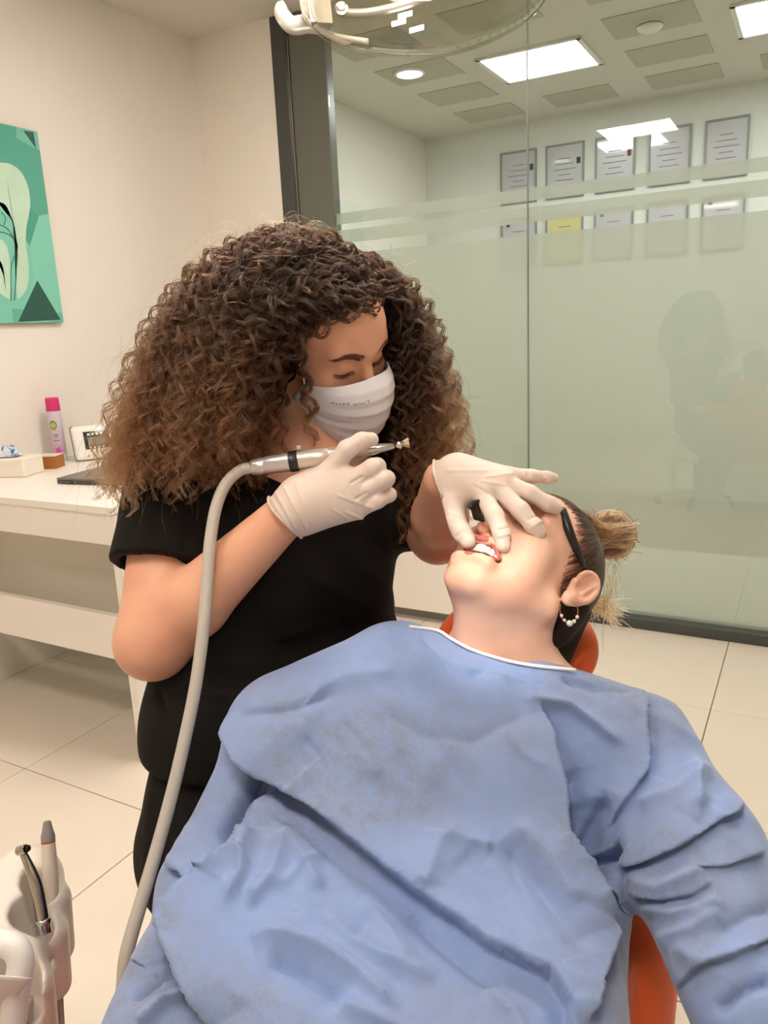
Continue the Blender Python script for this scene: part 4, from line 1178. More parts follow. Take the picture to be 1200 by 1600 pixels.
hr = Sdf().add(ell(hr_c, (.122, .10, .042), np.stack([lat, ax_b, nrm_b], 1)))
lo, hi = bounds([hr_c], .15); sdf_obj('headrest', hr, lo, hi, .005, M['orange'], ch)
fw_h = np.array([-ax_b[0], -ax_b[1], 0]); fw_h /= np.linalg.norm(fw_h)
seat_z = float(hip_c[2]) - .17
s_c = np.array([hip_c[0], hip_c[1], 0]) + fw_h * .28; s_c[2] = seat_z
st = Sdf().add(rbox(s_c, (.24, .38, .05), np.stack([lat, fw_h, [0, 0, 1]], 1), .045))
lo, hi = bounds([s_c], .5); lo[2] = seat_z - .1; hi[2] = seat_z + .1; sdf_obj('seat', st, lo, hi, .01, M['orange'], ch)
box('column', (s_c[0] - .12, s_c[1] - .16, .05), (s_c[0] + .12, s_c[1] + .16, seat_z - .055), M['white_pl'], ch, bev=.03, seg=3)
box('base_plate', (s_c[0] - .26, s_c[1] - .42, 0), (s_c[0] + .26, s_c[1] + .42, .05), M['white_pl'], ch, bev=.02, seg=3)
tube('headrest_stem', [bk_c + ax_b * .33, hr_c - nrm_b * .02], .014, M['chrome'], ch)

# body ---------------------------------------------------------------
headP = local_sdf(lambda q: head_core(q, 'p'), HP_R, HP_T, .24)
bodyP = Sdf().add(headP)
nk0 = HL(HP_R, HP_T, (0, -.022, -.045)); nk1 = Q(782, 1050, 1.035)
bodyP.add(cap(nk0, nk1, .058, .064), .022)
bodyP.add(cap(HL(HP_R, HP_T, (0, .035, -.075)), Q(752, 1010, .995), .030, .040), .03)
TOR = dict(shR=Q(520, 1110, 1.02), shL=Q(970, 1160, .97), chR=Q(610, 1220, 1.0), chL=Q(850, 1240, .98), beR=Q(560, 1480, .87), beL=Q(790, 1500, .87), hiR=Q(520, 1690, .77), hiL=Q(760, 1710, .77),
           elR=Q(335, 1390, .84), haR=Q(300, 1560, .72), elL=Q(1082, 1332, .83), haL=Q(1185, 1590, .70))
bodyP.add(cap(nk1, TOR['shR'], .06, .045), .03).add(cap(nk1, TOR['shL'], .06, .045), .03)
bodyP.add(cap(TOR['chR'], TOR['chL'], .08), .05).add(cap(TOR['beR'], TOR['beL'], .08), .06).add(cap(TOR['hiR'], TOR['hiL'], .085), .06)
for s in 'RL':
    bodyP.add(cap(TOR['sh' + s], TOR['el' + s], .042, .036), .02).add(cap(TOR['el' + s], TOR['ha' + s], .030, .020), .01)
    k_ = TOR['hi' + s] + fw_h * .40 + np.array([0, 0, .02]); TOR['kn' + s] = k_
    f_ = k_ + fw_h * .18; f_[2] = .22; TOR['ft' + s] = f_
    bodyP.add(cap(TOR['hi' + s], k_, .07, .05), .03).add(cap(k_, f_, .048, .034), .02).add(cap(f_, f_ + fw_h * .12 + [0, 0, .02], .034, .026), .02)
cP = np.asarray(HP_T, f32)
Vh, Fh = polygonise(bodyP, HP_T - .25, HP_T + .25, .0020, keep=lambda c: np.linalg.norm(c - cP, axis=1) < .22)
lo, hi = bounds(list(TOR.values()) + [HP_T], .1)
Vb, Fb = polygonise(bodyP, lo, hi, .007, keep=lambda c: (np.linalg.norm(c - cP, axis=1) > .20))
person_p = mesh_np('person', np.vstack([Vh, Vb]), np.vstack([Fh, Fb + len(Vh)]), M['skin_p'])
tag(person_p, 'reclined patient in a blue gown with mouth open, head tipped back on the headrest', 'person')

# inside of the mouth
M['gum'] = mat('gum', 'B0524A', 0.35, noise=0.1, nscale=120, sss=.1, sss_s=.004); M['enamel'] = mat('tooth_enamel', 'F4EBDC', 0.25, noise=0.03, nscale=120)
M['lip'] = mat('lip', 'C46A62', 0.4, noise=0.08, nscale=150)
gm = tube('gum', np.array([(x, .0865 - 14 * x * x, -.0470) for x in np.linspace(-.024, .024, 17)]) @ HP_R.T + HP_T, .0062, M['gum'], person_p, 10)
for k in range(8):
    x = (k - 3.5) * .0068 - .002; w = [.0029, .0031, .0032, .0041][min(k, 7 - k)]; L = [.0085, .0100, .0095, .0115][min(k, 7 - k)]
    yb = .0925 - 14 * x * x; ang = math.atan(-28 * x)
    bm = bmesh.new(); bmesh.ops.create_cube(bm, size=1)
    bmesh.ops.bevel(bm, geom=bm.edges[:], offset=.28, segments=3, affect='EDGES', profile=.6)
    for v in bm.verts:
        z = v.co.z; u = v.co.x * w * 2 * (1 + .18 * -z); t_ = v.co.y * .0055 * (1 + .5 * z)
        q = np.array([x + u * math.cos(ang), yb + t_ + u * math.sin(ang), -.0515 + z * L])
        v.co = Vector(HL(HP_R, HP_T, q))
    bm_obj('tooth', bm, M['enamel'], person_p, True)
lowg = tube('lower_gum', np.array([(x, .0845 - 14 * x * x, -.0650) for x in np.linspace(-.022, .022, 17)]) @ HP_R.T + HP_T, .0055, M['gum'], person_p, 10)
def lips(path, r, nm):
    return tube(nm, smooth_path(path, 30) @ HP_R.T + HP_T, r, M['lip'], person_p, 12)
rr_ = np.interp(np.linspace(0, 1, 30), [0, .2, .5, .8, 1], [.0015, .0042, .0050, .0042, .0015])
lips([(-.0300, .0825, -.0555), (-.018, .0945, -.0425), (0, .0985, -.0405), (.016, .0945, -.0425), (.0265, .0835, -.0555)], rr_, 'upper_lip')
lips([(-.0300, .0825, -.0555), (-.018, .0930, -.0675), (0, .0970, -.0700), (.016, .0930, -.0675), (.0265, .0835, -.0555)], rr_, 'lower_lip')

# earring ------------------------------------------------------------
M['gold'] = mat('gold_wire', 'D9B878', 0.2, metal=1.0, noise=0.02); M['pearl'] = mat('pearl', 'D8DACA', 0.18, noise=0.06, nscale=300, coat=.5); M['pinkbead'] = mat('pink_bead', 'E6C9C0', 0.3)
lobe = trace(bodyP, 884, 946, .7)
er_c = [(876, 945), (875, 955), (878, 966), (885, 972), (893, 973), (900, 967), (903, 955), (900, 945), (894, 941)]
dl_ = -W2C(lobe)[2]
hoop_path = smooth_path([Q(x, y, dl_ - .004 + .006 * abs(x - 889) / 14) for x, y in er_c], 40)
er = tube('earring', hoop_path, .0006, M['gold'], person_p, 8); er['label'] = 'thin gold hoop earring with pearl beads'
for x, y, r, mm in ((877.5, 962, .0022, 'pinkbead'), (882, 969, .0020, 'pearl'), (890, 974, .0040, 'pearl'), (897, 971, .0026, 'pearl'), (902, 964, .0023, 'pinkbead')):
    bm = bmesh.new(); bmesh.ops.create_uvsphere(bm, u_segments=16, v_segments=10, radius=r); bmesh.ops.translate(bm, verts=bm.verts, vec=Vector(Q(x, y, dl_ - .004 + .006 * abs(x - 889) / 14)))
    bm_obj('bead', bm, M[mm], er, True)

# hair, drawn back to a bun -------------------------------------------
M['phair'] = hair_mat('brown_tied_hair', '2A1A12', '38241A', '4A3020', .3)
M['bunhair'] = hair_mat('blond_bun_hair', '4A2E1A', '94693F', 'D0B084', .3)
M['pmass'] = mat('dark_scalp_hair', '22160F', 0.75, noise=0.25, nscale=60, spec=.2)
RcP = RC @ HP_R
hairy = lambda q: smax(ell((0, -.014, .050), (.0785, .100, .0935))(q), -smin(half((0, .030, .058), (0, -.86, -.50))(q) * -1, half((0, -.004, 0), (0, -.9, -.44))(q) * -1, .01), .006)
def cap_sdf(q):
    d = ell((0, -.012, .041), (.0760, .0965, .0825))(q)
    d = smin(d, ell((0, -.060, -.010), (.066, .045, .060))(q), .03)
    d = smax(d, half((0, .070, .072), (0, .80, -.60))(q), .006)             # hairline
    d = smax(d, -ell((0, .080, -.038), (.10, .070, .074))(q), .004)          # cheek and ear clear
    d = smax(d, -ell((-.078, -.006, .002), (.02, .022, .030))(q), .004)
    d = smax(d, -ell((.078, -.006, .002), (.02, .022, .030))(q), .004)
    return d
lo, hi = bounds([HP_T], .19)
pm_ = Sdf().add(local_sdf(cap_sdf, HP_R, HP_T, .24)).add(cap(Q(900, 955, 1.075), Q(866, 1036, 1.04), .020, .019), .02).sub(Sdf().add(headP).add(cap(nk0, nk1, .055, .060)), .004)
sdf_obj('hair_mass', pm_, lo, hi, .0035, M['pmass'], person_p)
bun_l = np.array([-.022, -.082, .118])          # head coordinates, patient's crown
bun_w = Q(956, 836, 1.09)
bl = (bun_w - HP_T) @ HP_R
st2, rd2 = [], []
rg = np.random.default_rng(3)
EC, ER = np.array([0, -.012, .041]), np.array([.0770, .0975, .0835])
n_try = 0
while len(st2) < 3200 and n_try < 60000:
    n_try += 1
    v = rg.normal(size=3); v /= np.linalg.norm(v); q = EC + v * ER
    if cap_sdf(q[None].astype(f32))[0] > .006: continue
    b = (bl - EC) / ER; b = b / np.linalg.norm(b)
    om = math.acos(np.clip(v @ b, -1, 1))
    if om < .25: continue
    t = np.linspace(0, 1, 14); sl_ = (np.sin((1 - t) * om)[:, None] * v + np.sin(t * om)[:, None] * b) / math.sin(om)
    r_ = 1.0 + rg.uniform(.0, .035) + .02 * np.sin(t * 3.1)
    pth = EC + sl_ * ER * np.asarray(r_)[:, None] if np.ndim(r_) else EC + sl_ * ER * r_
    pth[-1] = bl + rg.normal(size=3) * .012; pth[-2] = (pth[-2] * .5 + pth[-1] * .5)
    st2.append(pth @ HP_R.T + HP_T); rd2.append(np.full(14, .00042))
hair_obj('hair', st2, rd2, M['phair'], person_p)['label'] = 'dark brown hair tied back'
# bun: coiled loops of strands
st3, rd3 = [], []
u_b, v_b = RW[:, 0] * .8 + RW[:, 2] * .2, RW[:, 1]
n_b = np.cross(u_b, v_b)
for k in range(900):
    a0 = rg.uniform(0, 6.28); L = rg.uniform(2.0, 5.5); t = np.linspace(0, 1, 26)
    R0 = .018 + .004 * rg.normal(); tub = rg.uniform(.004, .0125); ph = rg.uniform(0, 6.28); tw = rg.uniform(-2, 3)
    a = a0 + L * t; rr = R0 + tub * np.cos(ph + tw * t * 2); zz = tub * 1.3 * np.sin(ph + tw * t * 2)
    pth = bun_w + np.outer(rr * np.cos(a) * 1.15, u_b) + np.outer(rr * np.sin(a) * 1.0, v_b) + np.outer(zz, n_b)
    st3.append(pth); rd3.append(np.full(26, .00045))
for k in range(420):
    y0_ = rg.uniform(795, 880); a_ = rg.uniform(-1, 1)
    pa = Q(906 + rg.normal() * 8 + (y0_ - 800) * .15, y0_, 1.035 + .02 * rg.random()); pb = Q(932 + rg.normal() * 4, y0_ * .55 + 838 * .45, 1.045 + .02 * rg.random())
    st3.append(smooth_path([pa, pb, bun_w + u_b * .016 * rg.normal() + v_b * (.018 * a_) + n_b * .022, bun_w + u_b * .03 + v_b * (.02 * a_)], 16)); rd3.append(np.full(16, .0004))
# wisps from the bun and the nape
for k in range(140):
    sx, sy = rg.uniform(925, 965), rg.uniform(860, 930)
    if k % 3 == 0: path = [(sx, sy, 1.08), (sx + rg.normal() * 8, sy + 30, 1.08), (sx + rg.normal() * 14 + 2, sy + 55 + rg.normal() * 15, 1.08)]
    else: 
        yy = rg.uniform(925, 955); path = [(925, yy, 1.10), (945 + rg.normal() * 4, yy + 8, 1.095), (965 + rg.normal() * 10, yy + 22 + rg.normal() * 9, 1.09)]
    st3.append(smooth_path([Q(*p) for p in path], 14)); rd3.append(np.full(14, .0003))
hair_obj('bun', st3, rd3, M['bunhair'], person_p)['label'] = 'highlighted hair twisted into a bun'
lo, hi = bounds([bun_w], .06)
bunm = Sdf().add(ell(bun_w, (.026, .023, .018), np.stack([u_b / np.linalg.norm(u_b), v_b, n_b / np.linalg.norm(n_b)], 1)))
M['bunmass'] = mat('bun_core', '6B4A2C', 0.8, noise=.3, nscale=90)
sdf_obj('bun_core', bunm, lo, hi, .003, M['bunmass'], person_p)

# gown ---------------------------------------------------------------
gw = Sdf()
g = lambda a, b, ra, rb, k: gw.add(cap(Q(*a), Q(*b), ra, rb), k)
g((640, 1064, 1.00), (900, 1112, .96), .066, .055, .03)
g((610, 1066, .995), (450, 1142, .93), .073, .072, .04)
g((445, 1160, .92), (335, 1385, .835), .062, .056, .03)
g((335, 1400, .825), (282, 1580, .70), .056, .052, .03)
g((262, 1535, .74), (205, 1660, .66), .036, .036, .03)
g((560, 1200, .985), (850, 1235, .97), .115, .115, .05)
g((540, 1335, .91), (830, 1355, .91), .112, .112, .06)
g((500, 1480, .83), (800, 1500, .83), .115, .115, .06)
g((470, 1660, .73), (790, 1690, .73), .115, .115, .06)
g((600, 1190, .945), (770, 1205, .94), .085, .085, .05)
g((880, 1114, .965), (985, 1160, .93), .062, .062, .04)
g((990, 1165, .925), (1080, 1330, .83), .066, .069, .03)
g((1082, 1335, .83), (1180, 1575, .70), .071, .060, .03)
for s in 'RL': gw.add(cap(TOR['hi' + s] + [0, 0, .02], TOR['hi' + s] + fw_h * .33 + [0, 0, .035], .11, .085), .06)
# neckline: cut along a plane through the visible edge
na, nb, nc_ = Q(690, 984, .985), Q(880, 1042, .945), Q(800, 1010, 1.12)
nn = np.cross(nb - na, nc_ - na); nn /= np.linalg.norm(nn)
if nn @ (HP_T - na) < 0: nn = -nn
neck_hole = Sdf().add(cap(nk0, nk1 + (nk1 - nk0) * .35, .070, .078))
gw.sub(neck_hole, .006)
gw.cut(half(na, nn), .005)

def seg_dist(px, py, poly):
    """distance (px) to a polyline, signed by side (+ = left of the walking direction), and arclength fraction"""
    best = np.full(len(px), 1e9); sg = np.zeros(len(px)); fr = np.zeros(len(px)); nx = np.zeros(len(px)); ny = np.zeros(len(px))
    L = [math.hypot(poly[i + 1][0] - poly[i][0], poly[i + 1][1] - poly[i][1]) for i in range(len(poly) - 1)]; tot = sum(L); acc = 0
    for i in range(len(poly) - 1):
        (x0, y0), (x1, y1) = poly[i], poly[i + 1]; ax, ay = x1 - x0, y1 - y0
        t = np.clip(((px - x0) * ax + (py - y0) * ay) / (L[i] ** 2), 0, 1)
        dx, dy = px - x0 - t * ax, py - y0 - t * ay; dd = np.hypot(dx, dy); m = dd < best
        best = np.where(m, dd, best); sg = np.where(m, np.sign(ax * (py - y0) - ay * (px - x0)), sg); fr = np.where(m, (acc + t * L[i]) / tot, fr); acc += L[i]
        nx = np.where(m, -ay / L[i], nx); ny = np.where(m, ax / L[i], ny)      # normal towards the + side
    return best, sg, fr, nx, ny
# ('r' ridge / valley: width px, height mm)   ('s' step: raised on the given side, sharp width, fall-off, height mm)
FOLDS = [
 ('s', [(352, 1118), (364, 1151), (390, 1194), (437, 1216), (481, 1250), (541, 1298), (593, 1341), (655, 1390), (720, 1435), (765, 1470), (825, 1500), (860, 1520), (885, 1570), (900, 1640)], -1, 5, 75, 16),
 ('s', [(840, 1100), (850, 1175), (868, 1240), (873, 1312), (908, 1362), (924, 1400), (947, 1441)], 1, 5, 60, 9),
 ('s', [(947, 1441), (930, 1485), (911, 1535), (905, 1600)], 1, 4, 40, 7),
 ('r', [(826, 1094), (890, 1102), (935, 1132), (970, 1162)], 8, 6),
 ('s', [(1000, 1075), (1001, 1140), (1010, 1200), (980, 1245), (945, 1290)], 1, 4, 45, 8),
 ('r', [(942, 1245), (939, 1300), (942, 1350), (966, 1366)], 9, -9),
 ('r', [(900, 1200), (915, 1280), (935, 1340)], 14, -6),
 ('s', [(965, 1346), (1010, 1338), (1060, 1318), (1110, 1282), (1160, 1254)], -1, 5, 38, 9),
 ('r', [(1000, 1256), (1060, 1235), (1110, 1200)], 12, 3),
 ('r', [(1090, 1265), (1089, 1245), (1083, 1190)], 8, 3),
 ('s', [(1085, 1352), (1130, 1350), (1192, 1326)], -1, 5, 26, 4.5), ('s', [(995, 1388), (1040, 1402), (1085, 1394), (1112, 1378)], -1, 5, 30, 4.5),
 ('r', [(985, 1365), (1040, 1385), (1100, 1360)], 13, 4),
 ('r', [(1030, 1470), (1090, 1452), (1130, 1420)], 14, 3), ('r', [(1120, 1460), (1170, 1430), (1215, 1420)], 12, -3), ('r', [(1060, 1480), (1110, 1500), (1180, 1480)], 16, 3),
 ('s', [(1060, 1540), (1090, 1508), (1150, 1490), (1210, 1455)], -1, 5, 30, 7),
 ('r', [(1120, 1580), (1160, 1545), (1210, 1530)], 9, -5),
 ('r', [(1010, 1420), (1060, 1430), (1130, 1410)], 10, 3),
 ('s', [(910, 1362), (950, 1376), (980, 1404), (975, 1428)], -1, 4, 30, 6),
 ('s', [(430, 1238), (402, 1260), (386, 1306), (377, 1334), (350, 1356), (310, 1392), (280, 1428), (268, 1446), (268, 1470), (290, 1534), (330, 1605)], -1, 5, 60, 14),
 ('s', [(256, 1340), (290, 1360), (330, 1385)], -1, 4, 30, 7),
 ('r', [(400, 1195), (372, 1250), (345, 1310)], 16, -8),
 ('r', [(448, 1298), (440, 1340), (430, 1380), (390, 1420)], 12, 5),
 ('r', [(446, 1300), (480, 1350), (500, 1390)], 12, 4),
 ('r', [(400, 1290), (380, 1380), (350, 1420)], 10, 5),
 ('r', [(394, 1471), (450, 1468), (500, 1484), (555, 1520), (620, 1580)], 15, 6),
 ('r', [(420, 1500), (480, 1520), (540, 1570)], 16, -5),
 ('r', [(498, 1432), (550, 1474), (610, 1500), (680, 1528)], 18, 5),
 ('r', [(640, 1420), (700, 1480), (780, 1540)], 22, -4),
 ('r', [(688, 1306), (678, 1350), (668, 1392)], 20, 4), ('r', [(692, 1304), (730, 1322), (768, 1330)], 13, 4), ('r', [(715, 1345), (740, 1375), (790, 1420)], 22, -3),

 ('r', [(780, 1320), (830, 1380), (870, 1440), (905, 1500)], 20, -5),
 ('r', [(800, 1290), (850, 1350), (890, 1420)], 16, 4),
 ('r', [(640, 1015), (720, 1040), (800, 1065)], 14, 3), ('r', [(720, 1060), (780, 1048), (850, 1068)], 8, -2.5),
 ('r', [(600, 1110), (660, 1150), (740, 1160), (830, 1110)], 18, -3),
 ('r', [(480, 1090), (540, 1060), (620, 1050)], 16, 3), ('r', [(370, 1118), (440, 1112), (520, 1090)], 9, -3),
 ('s', [(188, 1488), (220, 1500), (262, 1470)], -1, 4, 20, 5), ('r', [(200, 1560), (240, 1520), (265, 1490)], 8, -5), ('r', [(215, 1600), (250, 1560), (290, 1545)], 10, 5),
 ('r', [(330, 1190), (300, 1260), (270, 1330)], 12, 3), ('r', [(560, 1400), (600, 1440), (640, 1500)], 14, 3),
 ('r', [(880, 1060), (920, 1075), (990, 1080)], 9, -3), ('r', [(1020, 1110), (1060, 1140), (1120, 1180)], 14, 2.5),
 ('r', [(412, 1215), (400, 1260), (392, 1300)], 20, -9), ('r', [(905, 1250), (915, 1300), (930, 1350)], 22, -8), ('r', [(945, 1335), (962, 1350)], 18, -14),
 ('r', [(520, 1560), (580, 1590), (660, 1620)], 16, 5), ('r', [(760, 1540), (800, 1580), (830, 1640)], 14, 5),
]
rf = random.Random(21)
for _k in range(46):
    x0, y0 = rf.uniform(260, 1160), rf.uniform(1010, 1590); a_ = rf.choice([.7, .7, 2.3, 1.2]) + rf.uniform(-.5, .5); L_ = rf.uniform(35, 110)
    FOLDS.append(('r', [(x0 - L_ / 2 * math.cos(a_), y0 - L_ / 2 * math.sin(a_)), (x0 + rf.uniform(-8, 8), y0 + rf.uniform(-8, 8)), (x0 + L_ / 2 * math.cos(a_), y0 + L_ / 2 * math.sin(a_))], rf.uniform(5, 11), rf.choice([-1, 1]) * rf.uniform(.6, 1.5)))
def gown_post(V):
    N = grad(gw, V, .004); px, py, d = PX(V)
    toc = EYE - V; toc /= np.linalg.norm(toc, axis=1)[:, None]
    w = np.clip((N * toc).sum(1) * 1.6 + .15, 0, 1)
    h = np.zeros(len(V)); lx = np.zeros(len(V)); ly = np.zeros(len(V))
    for f_ in FOLDS:
        dd, sg, fr, nx, ny = seg_dist(px, py, f_[1])
        taper = np.clip(np.minimum(fr, 1 - fr) / .12, 0, 1) ** .7
        if f_[0] == 'r': h += 2.7 * f_[3] * np.exp(-(dd / f_[2]) ** 1.4) * (.2 + .8 * taper)
        else:
            up = sg * f_[2] > 0
            # raised side: crest near the edge fading inwards; low side: steep drop then shallow trough
            hu, hl = 1.5 * f_[5], 1.4 * f_[5]
            crest = hu * np.exp(-dd / (f_[4] * 1.25))
            low = -hl * np.exp(-dd / (f_[4] * .8)) + (hu + hl) * np.exp(-(dd / f_[3]) ** 2)
            h += np.where(up, crest, low) * (.15 + .85 * taper)
            so_ = min(f_[5], 12) * np.where(up, 1.0 * np.exp(-dd / 22), -.8 * np.exp(-dd / 26) + 1.8 * np.exp(-(dd / f_[3]) ** 2)) * taper
            lx -= f_[2] * nx * so_; ly -= f_[2] * ny * so_                       # edge hangs over the low side
    # fine crumple everywhere
    c = np.sin(V[:, 0] * 61 + 3 * np.sin(V[:, 1] * 37)) * np.sin(V[:, 1] * 53 + 2 * np.sin(V[:, 2] * 41)) + .6 * np.sin(V[:, 2] * 83 + 3 * np.sin(V[:, 0] * 47))
    h += 1.0 * c
    S_ = np.outer(lx, RW[:, 0]) - np.outer(ly, RW[:, 1])
    return V + (N * h[:, None] + S_) * (w * .001)[:, None]
def gown_mat():
    m = bpy.data.materials.new('blue_nonwoven'); m.use_nodes = True; nt = m.node_tree; b = nt.nodes['Principled BSDF']
    b.inputs['Roughness'].default_value = .75; b.inputs['Specular IOR Level'].default_value = .25
    b.inputs['Sheen Weight'].default_value = .25; b.inputs['Sheen Roughness'].default_value = .5
    tc = nt.nodes.new('ShaderNodeTexCoord')
    def noise(sc, det, rg_=.5, vec=None):
        n = nt.nodes.new('ShaderNodeTexNoise'); n.inputs['Scale'].default_value = sc; n.inputs['Detail'].default_value = det; n.inputs['Roughness'].default_value = rg_
        nt.links.new(vec or tc.outputs['Object'], n.inputs['Vector']); return n
    big = noise(4.5, 4); fine = noise(60, 6, .65); speck = noise(420, 2)
    r1 = nt.nodes.new('ShaderNodeMapRange'); r1.inputs[1].default_value = .42; r1.inputs[2].default_value = .56; nt.links.new(big.outputs['Fac'], r1.inputs[0])
    r2 = nt.nodes.new('ShaderNodeMapRange'); r2.inputs[1].default_value = .22; r2.inputs[2].default_value = .68; nt.links.new(fine.outputs['Fac'], r2.inputs[0])
    mu = nt.nodes.new('ShaderNodeMath'); mu.operation = 'MULTIPLY'; nt.links.new(r1.outputs[0], mu.inputs[0]); nt.links.new(r2.outputs[0], mu.inputs[1])
    base = nt.nodes.new('ShaderNodeMixRGB'); base.inputs[1].default_value = lin('7F98C9'); base.inputs[2].default_value = lin('95AAD3'); nt.links.new(fine.outputs['Fac'], base.inputs[0])
    sp = nt.nodes.new('ShaderNodeMixRGB'); sp.inputs[1].default_value = lin('737F9A'); sp.inputs[2].default_value = lin('8E98AE'); nt.links.new(speck.outputs['Fac'], sp.inputs[0])
    mx = nt.nodes.new('ShaderNodeMixRGB'); nt.links.new(mu.outputs[0], mx.inputs[0]); nt.links.new(base.outputs[0], mx.inputs[1]); nt.links.new(sp.outputs[0], mx.inputs[2])
    nt.links.new(mx.outputs[0], b.inputs['Base Color'])
    bp = nt.nodes.new('ShaderNodeBump'); bp.inputs['Strength'].default_value = .18; bp.inputs['Distance'].default_value = .003
    fb_ = noise(240, 5, .6); nt.links.new(fb_.outputs['Fac'], bp.inputs['Height']); nt.links.new(bp.outputs[0], b.inputs['Normal'])
    return m
M['gown'] = gown_mat()
gp = [Q(160, 1650, .66), Q(1250, 1600, .68), Q(600, 960, 1.02), Q(1000, 1050, .95), Q(600, 1750, .6), Q(800, 1200, 1.12), Q(350, 1100, .9)] + [TOR['kn' + s] for s in 'RL'] + [TOR['hi' + s] for s in 'RL']
lo, hi = bounds(gp, .12)
gown = sdf_obj('gown', gw, lo, hi, .0029, M['gown'], person_p, post=gown_post)
gown['label'] = 'crumpled blue disposable gown'
M['binding'] = mat('white_binding', 'E9E6E6', .8)
nb_px = [(600, 975), (640, 977), (683, 983), (705, 996), (735, 1012), (770, 1024), (810, 1034), (850, 1040), (900, 1045), (940, 1049), (968, 1051)]
bpth = []
for x, y in nb_px[1:]:
    hit = trace(gw, x, y + 6, .7)
    if hit is not None:
        dd_ = -W2C(hit)[2]; bpth.append(Q(x, y + 2, dd_ - .002))
if len(bpth) > 3: tube('neck_binding', smooth_path(bpth, 60), .0022, M['binding'], gown, 8)

# ================================================================== eyeglasses on the patient
eg = empty('eyeglasses', tuple(Q(880, 800, 1.0)), 'black framed eyeglasses worn by the patient, mostly hidden by the gloved hand', 'eyeglasses')
def gl(x, y, z): return HL(HP_R, HP_T, (x, y, z))
hinge = Q(877, 797, .985); tip = Q(916, 893, .985)
tube('temple', smooth_path([hinge, Q(890, 832, .968), Q(904, 865, .972), tip], 24), np.interp(np.linspace(0, 1, 24), [0, .2, .6, 1], [.0068, .0066, .0052, .0026]), M['black_pl'], eg, 10)
top_r = [Q(765, 783, .963), Q(800, 783, .985), Q(840, 785, .99), hinge]
tube('rim', smooth_path(top_r, 24), .0028, M['black_pl'], eg, 8)
M['lens'] = glass_mat('spectacle_lens', 'E9D6CE', 0.02)
lens_px = [(803, 792), (838, 788), (870, 796), (884, 822), (884, 838), (872, 850), (862, 848), (845, 830), (815, 826)]
lv = [Q(x, y, .966 + (x - 840) * .0002 + (795 - y) * -.0002) for x, y in lens_px]
bm = bmesh.new(); vs = [bm.verts.new(v) for v in lv]; bm.faces.new(vs)
ln = bm_obj('lens', bm, M['lens'], eg); md = ln.modifiers.new('t', 'SOLIDIFY'); md.thickness = .0015

M['lens_dark'] = glass_mat('tinted_lens', '6E5C52', 0.02)
bm = bmesh.new(); vs = [bm.verts.new(Q(*v)) for v in ((734, 792, .957), (742, 786, .960), (764, 784, .963), (768, 806, .957), (756, 816, .953), (740, 812, .953))]; bm.faces.new(vs)
ln = bm_obj('lens', bm, M['lens_dark'], eg); md = ln.modifiers.new('t', 'SOLIDIFY'); md.thickness = .0015
tube('rim', smooth_path([Q(*v) for v in ((733, 794, .956), (741, 785, .959), (765, 782, .962))], 16), .0032, M['black_pl'], eg, 8)

# ================================================================== polishing handpiece with hose
hp = empty('dental_handpiece', tuple(Q(520, 705, .985)), 'slim silver dental polishing handpiece held by the woman, on a grey hose', 'handpiece')
a0, a1 = Q(392, 731, .992), Q(624, 695.5, .990)
axh = a1 - a0; LH_ = np.linalg.norm(axh); axh /= LH_
u = lambda x: (x - 392) / (624 - 392) * LH_
M['beige_metal'] = mat('champagne_grip', 'D8CFC2', .3, metal=.6, noise=.03); M['alu'] = mat('aluminium', 'D2D0D0', .3, metal=.7, noise=.03)
lathe('coupling', a0, axh, [(0, .0085), (.002, .0100), (u(410), .0112), (u(411), .0106), (u(414), .0106), (u(415), .0115), (u(452), .0120)], M['alu'], hp)
lathe('black_ring', a0, axh, [(u(452.3), .0128), (u(453), .0136), (u(465), .0138), (u(466), .0130)], M['black_pl'], hp)
lathe('grip', a0, axh, [(u(466.3), .0122), (u(490), .0118), (u(513), .0108), (u(514), .0102), (u(516), .0102), (u(517), .0106), (u(545), .0088), (u(575), .0070)], M['beige_metal'], hp)
lathe('neck', a0, axh, [(u(575.3), .0069), (u(592), .0060), (u(612), .0042), (u(616), .0036)], M['chrome'], hp)
side = np.cross(axh, RW[:, 2]); side /= np.linalg.norm(side)
ha = Q(622, 692, .988); upd = RW[:, 1]
lathe('head', a0 + axh * u(622) - upd * .004, axh * .35 + upd, [(0, .0035), (.001, .0046), (.007, .0046), (.0085, .0036)], M['chrome'], hp, 16)
br = a0 + axh * u(631) + upd * .001
lathe('brush_cup', br - axh * .006, axh, [(0, .0018), (.003, .0024), (.005, .0044)], M['chrome'], hp, 16)
M['bristle'] = mat('brush_bristle', 'E4CFA8', .7, noise=.1, nscale=300)
Vb_, Fb_ = [], []
rn = random.Random(2)
for k in range(90):
    a = rn.random() * 6.28; r_ = .0045 * math.sqrt(rn.random()); e1, e2 = frame_of(axh)
    o_ = e1 * r_ * math.cos(a) + e2 * r_ * math.sin(a); p0 = br - axh * .002 + o_ * .7; p1 = br + axh * .0065 + o_ * 1.5 + rn.uniform(-1, 1) * axh * .0008
    V_, F_ = tube_geo([p0, p1], [.0004, .0003], 4); n0 = len(Vb_); Vb_ += list(V_); Fb_ += [tuple(i + n0 for i in f) for f in F_]
o = mesh_np('bristles', Vb_, Fb_, M['bristle'], hp); o['kind'] = 'stuff'
lathe('trigger_nub', Q(467, 702.5, .985), upd, [(0, .0035), (.003, .004), (.005, .0035)], M['beige_metal'], hp, 12)
M['hose'] = mat('grey_hose', 'BDB6AA', .5, noise=.03)
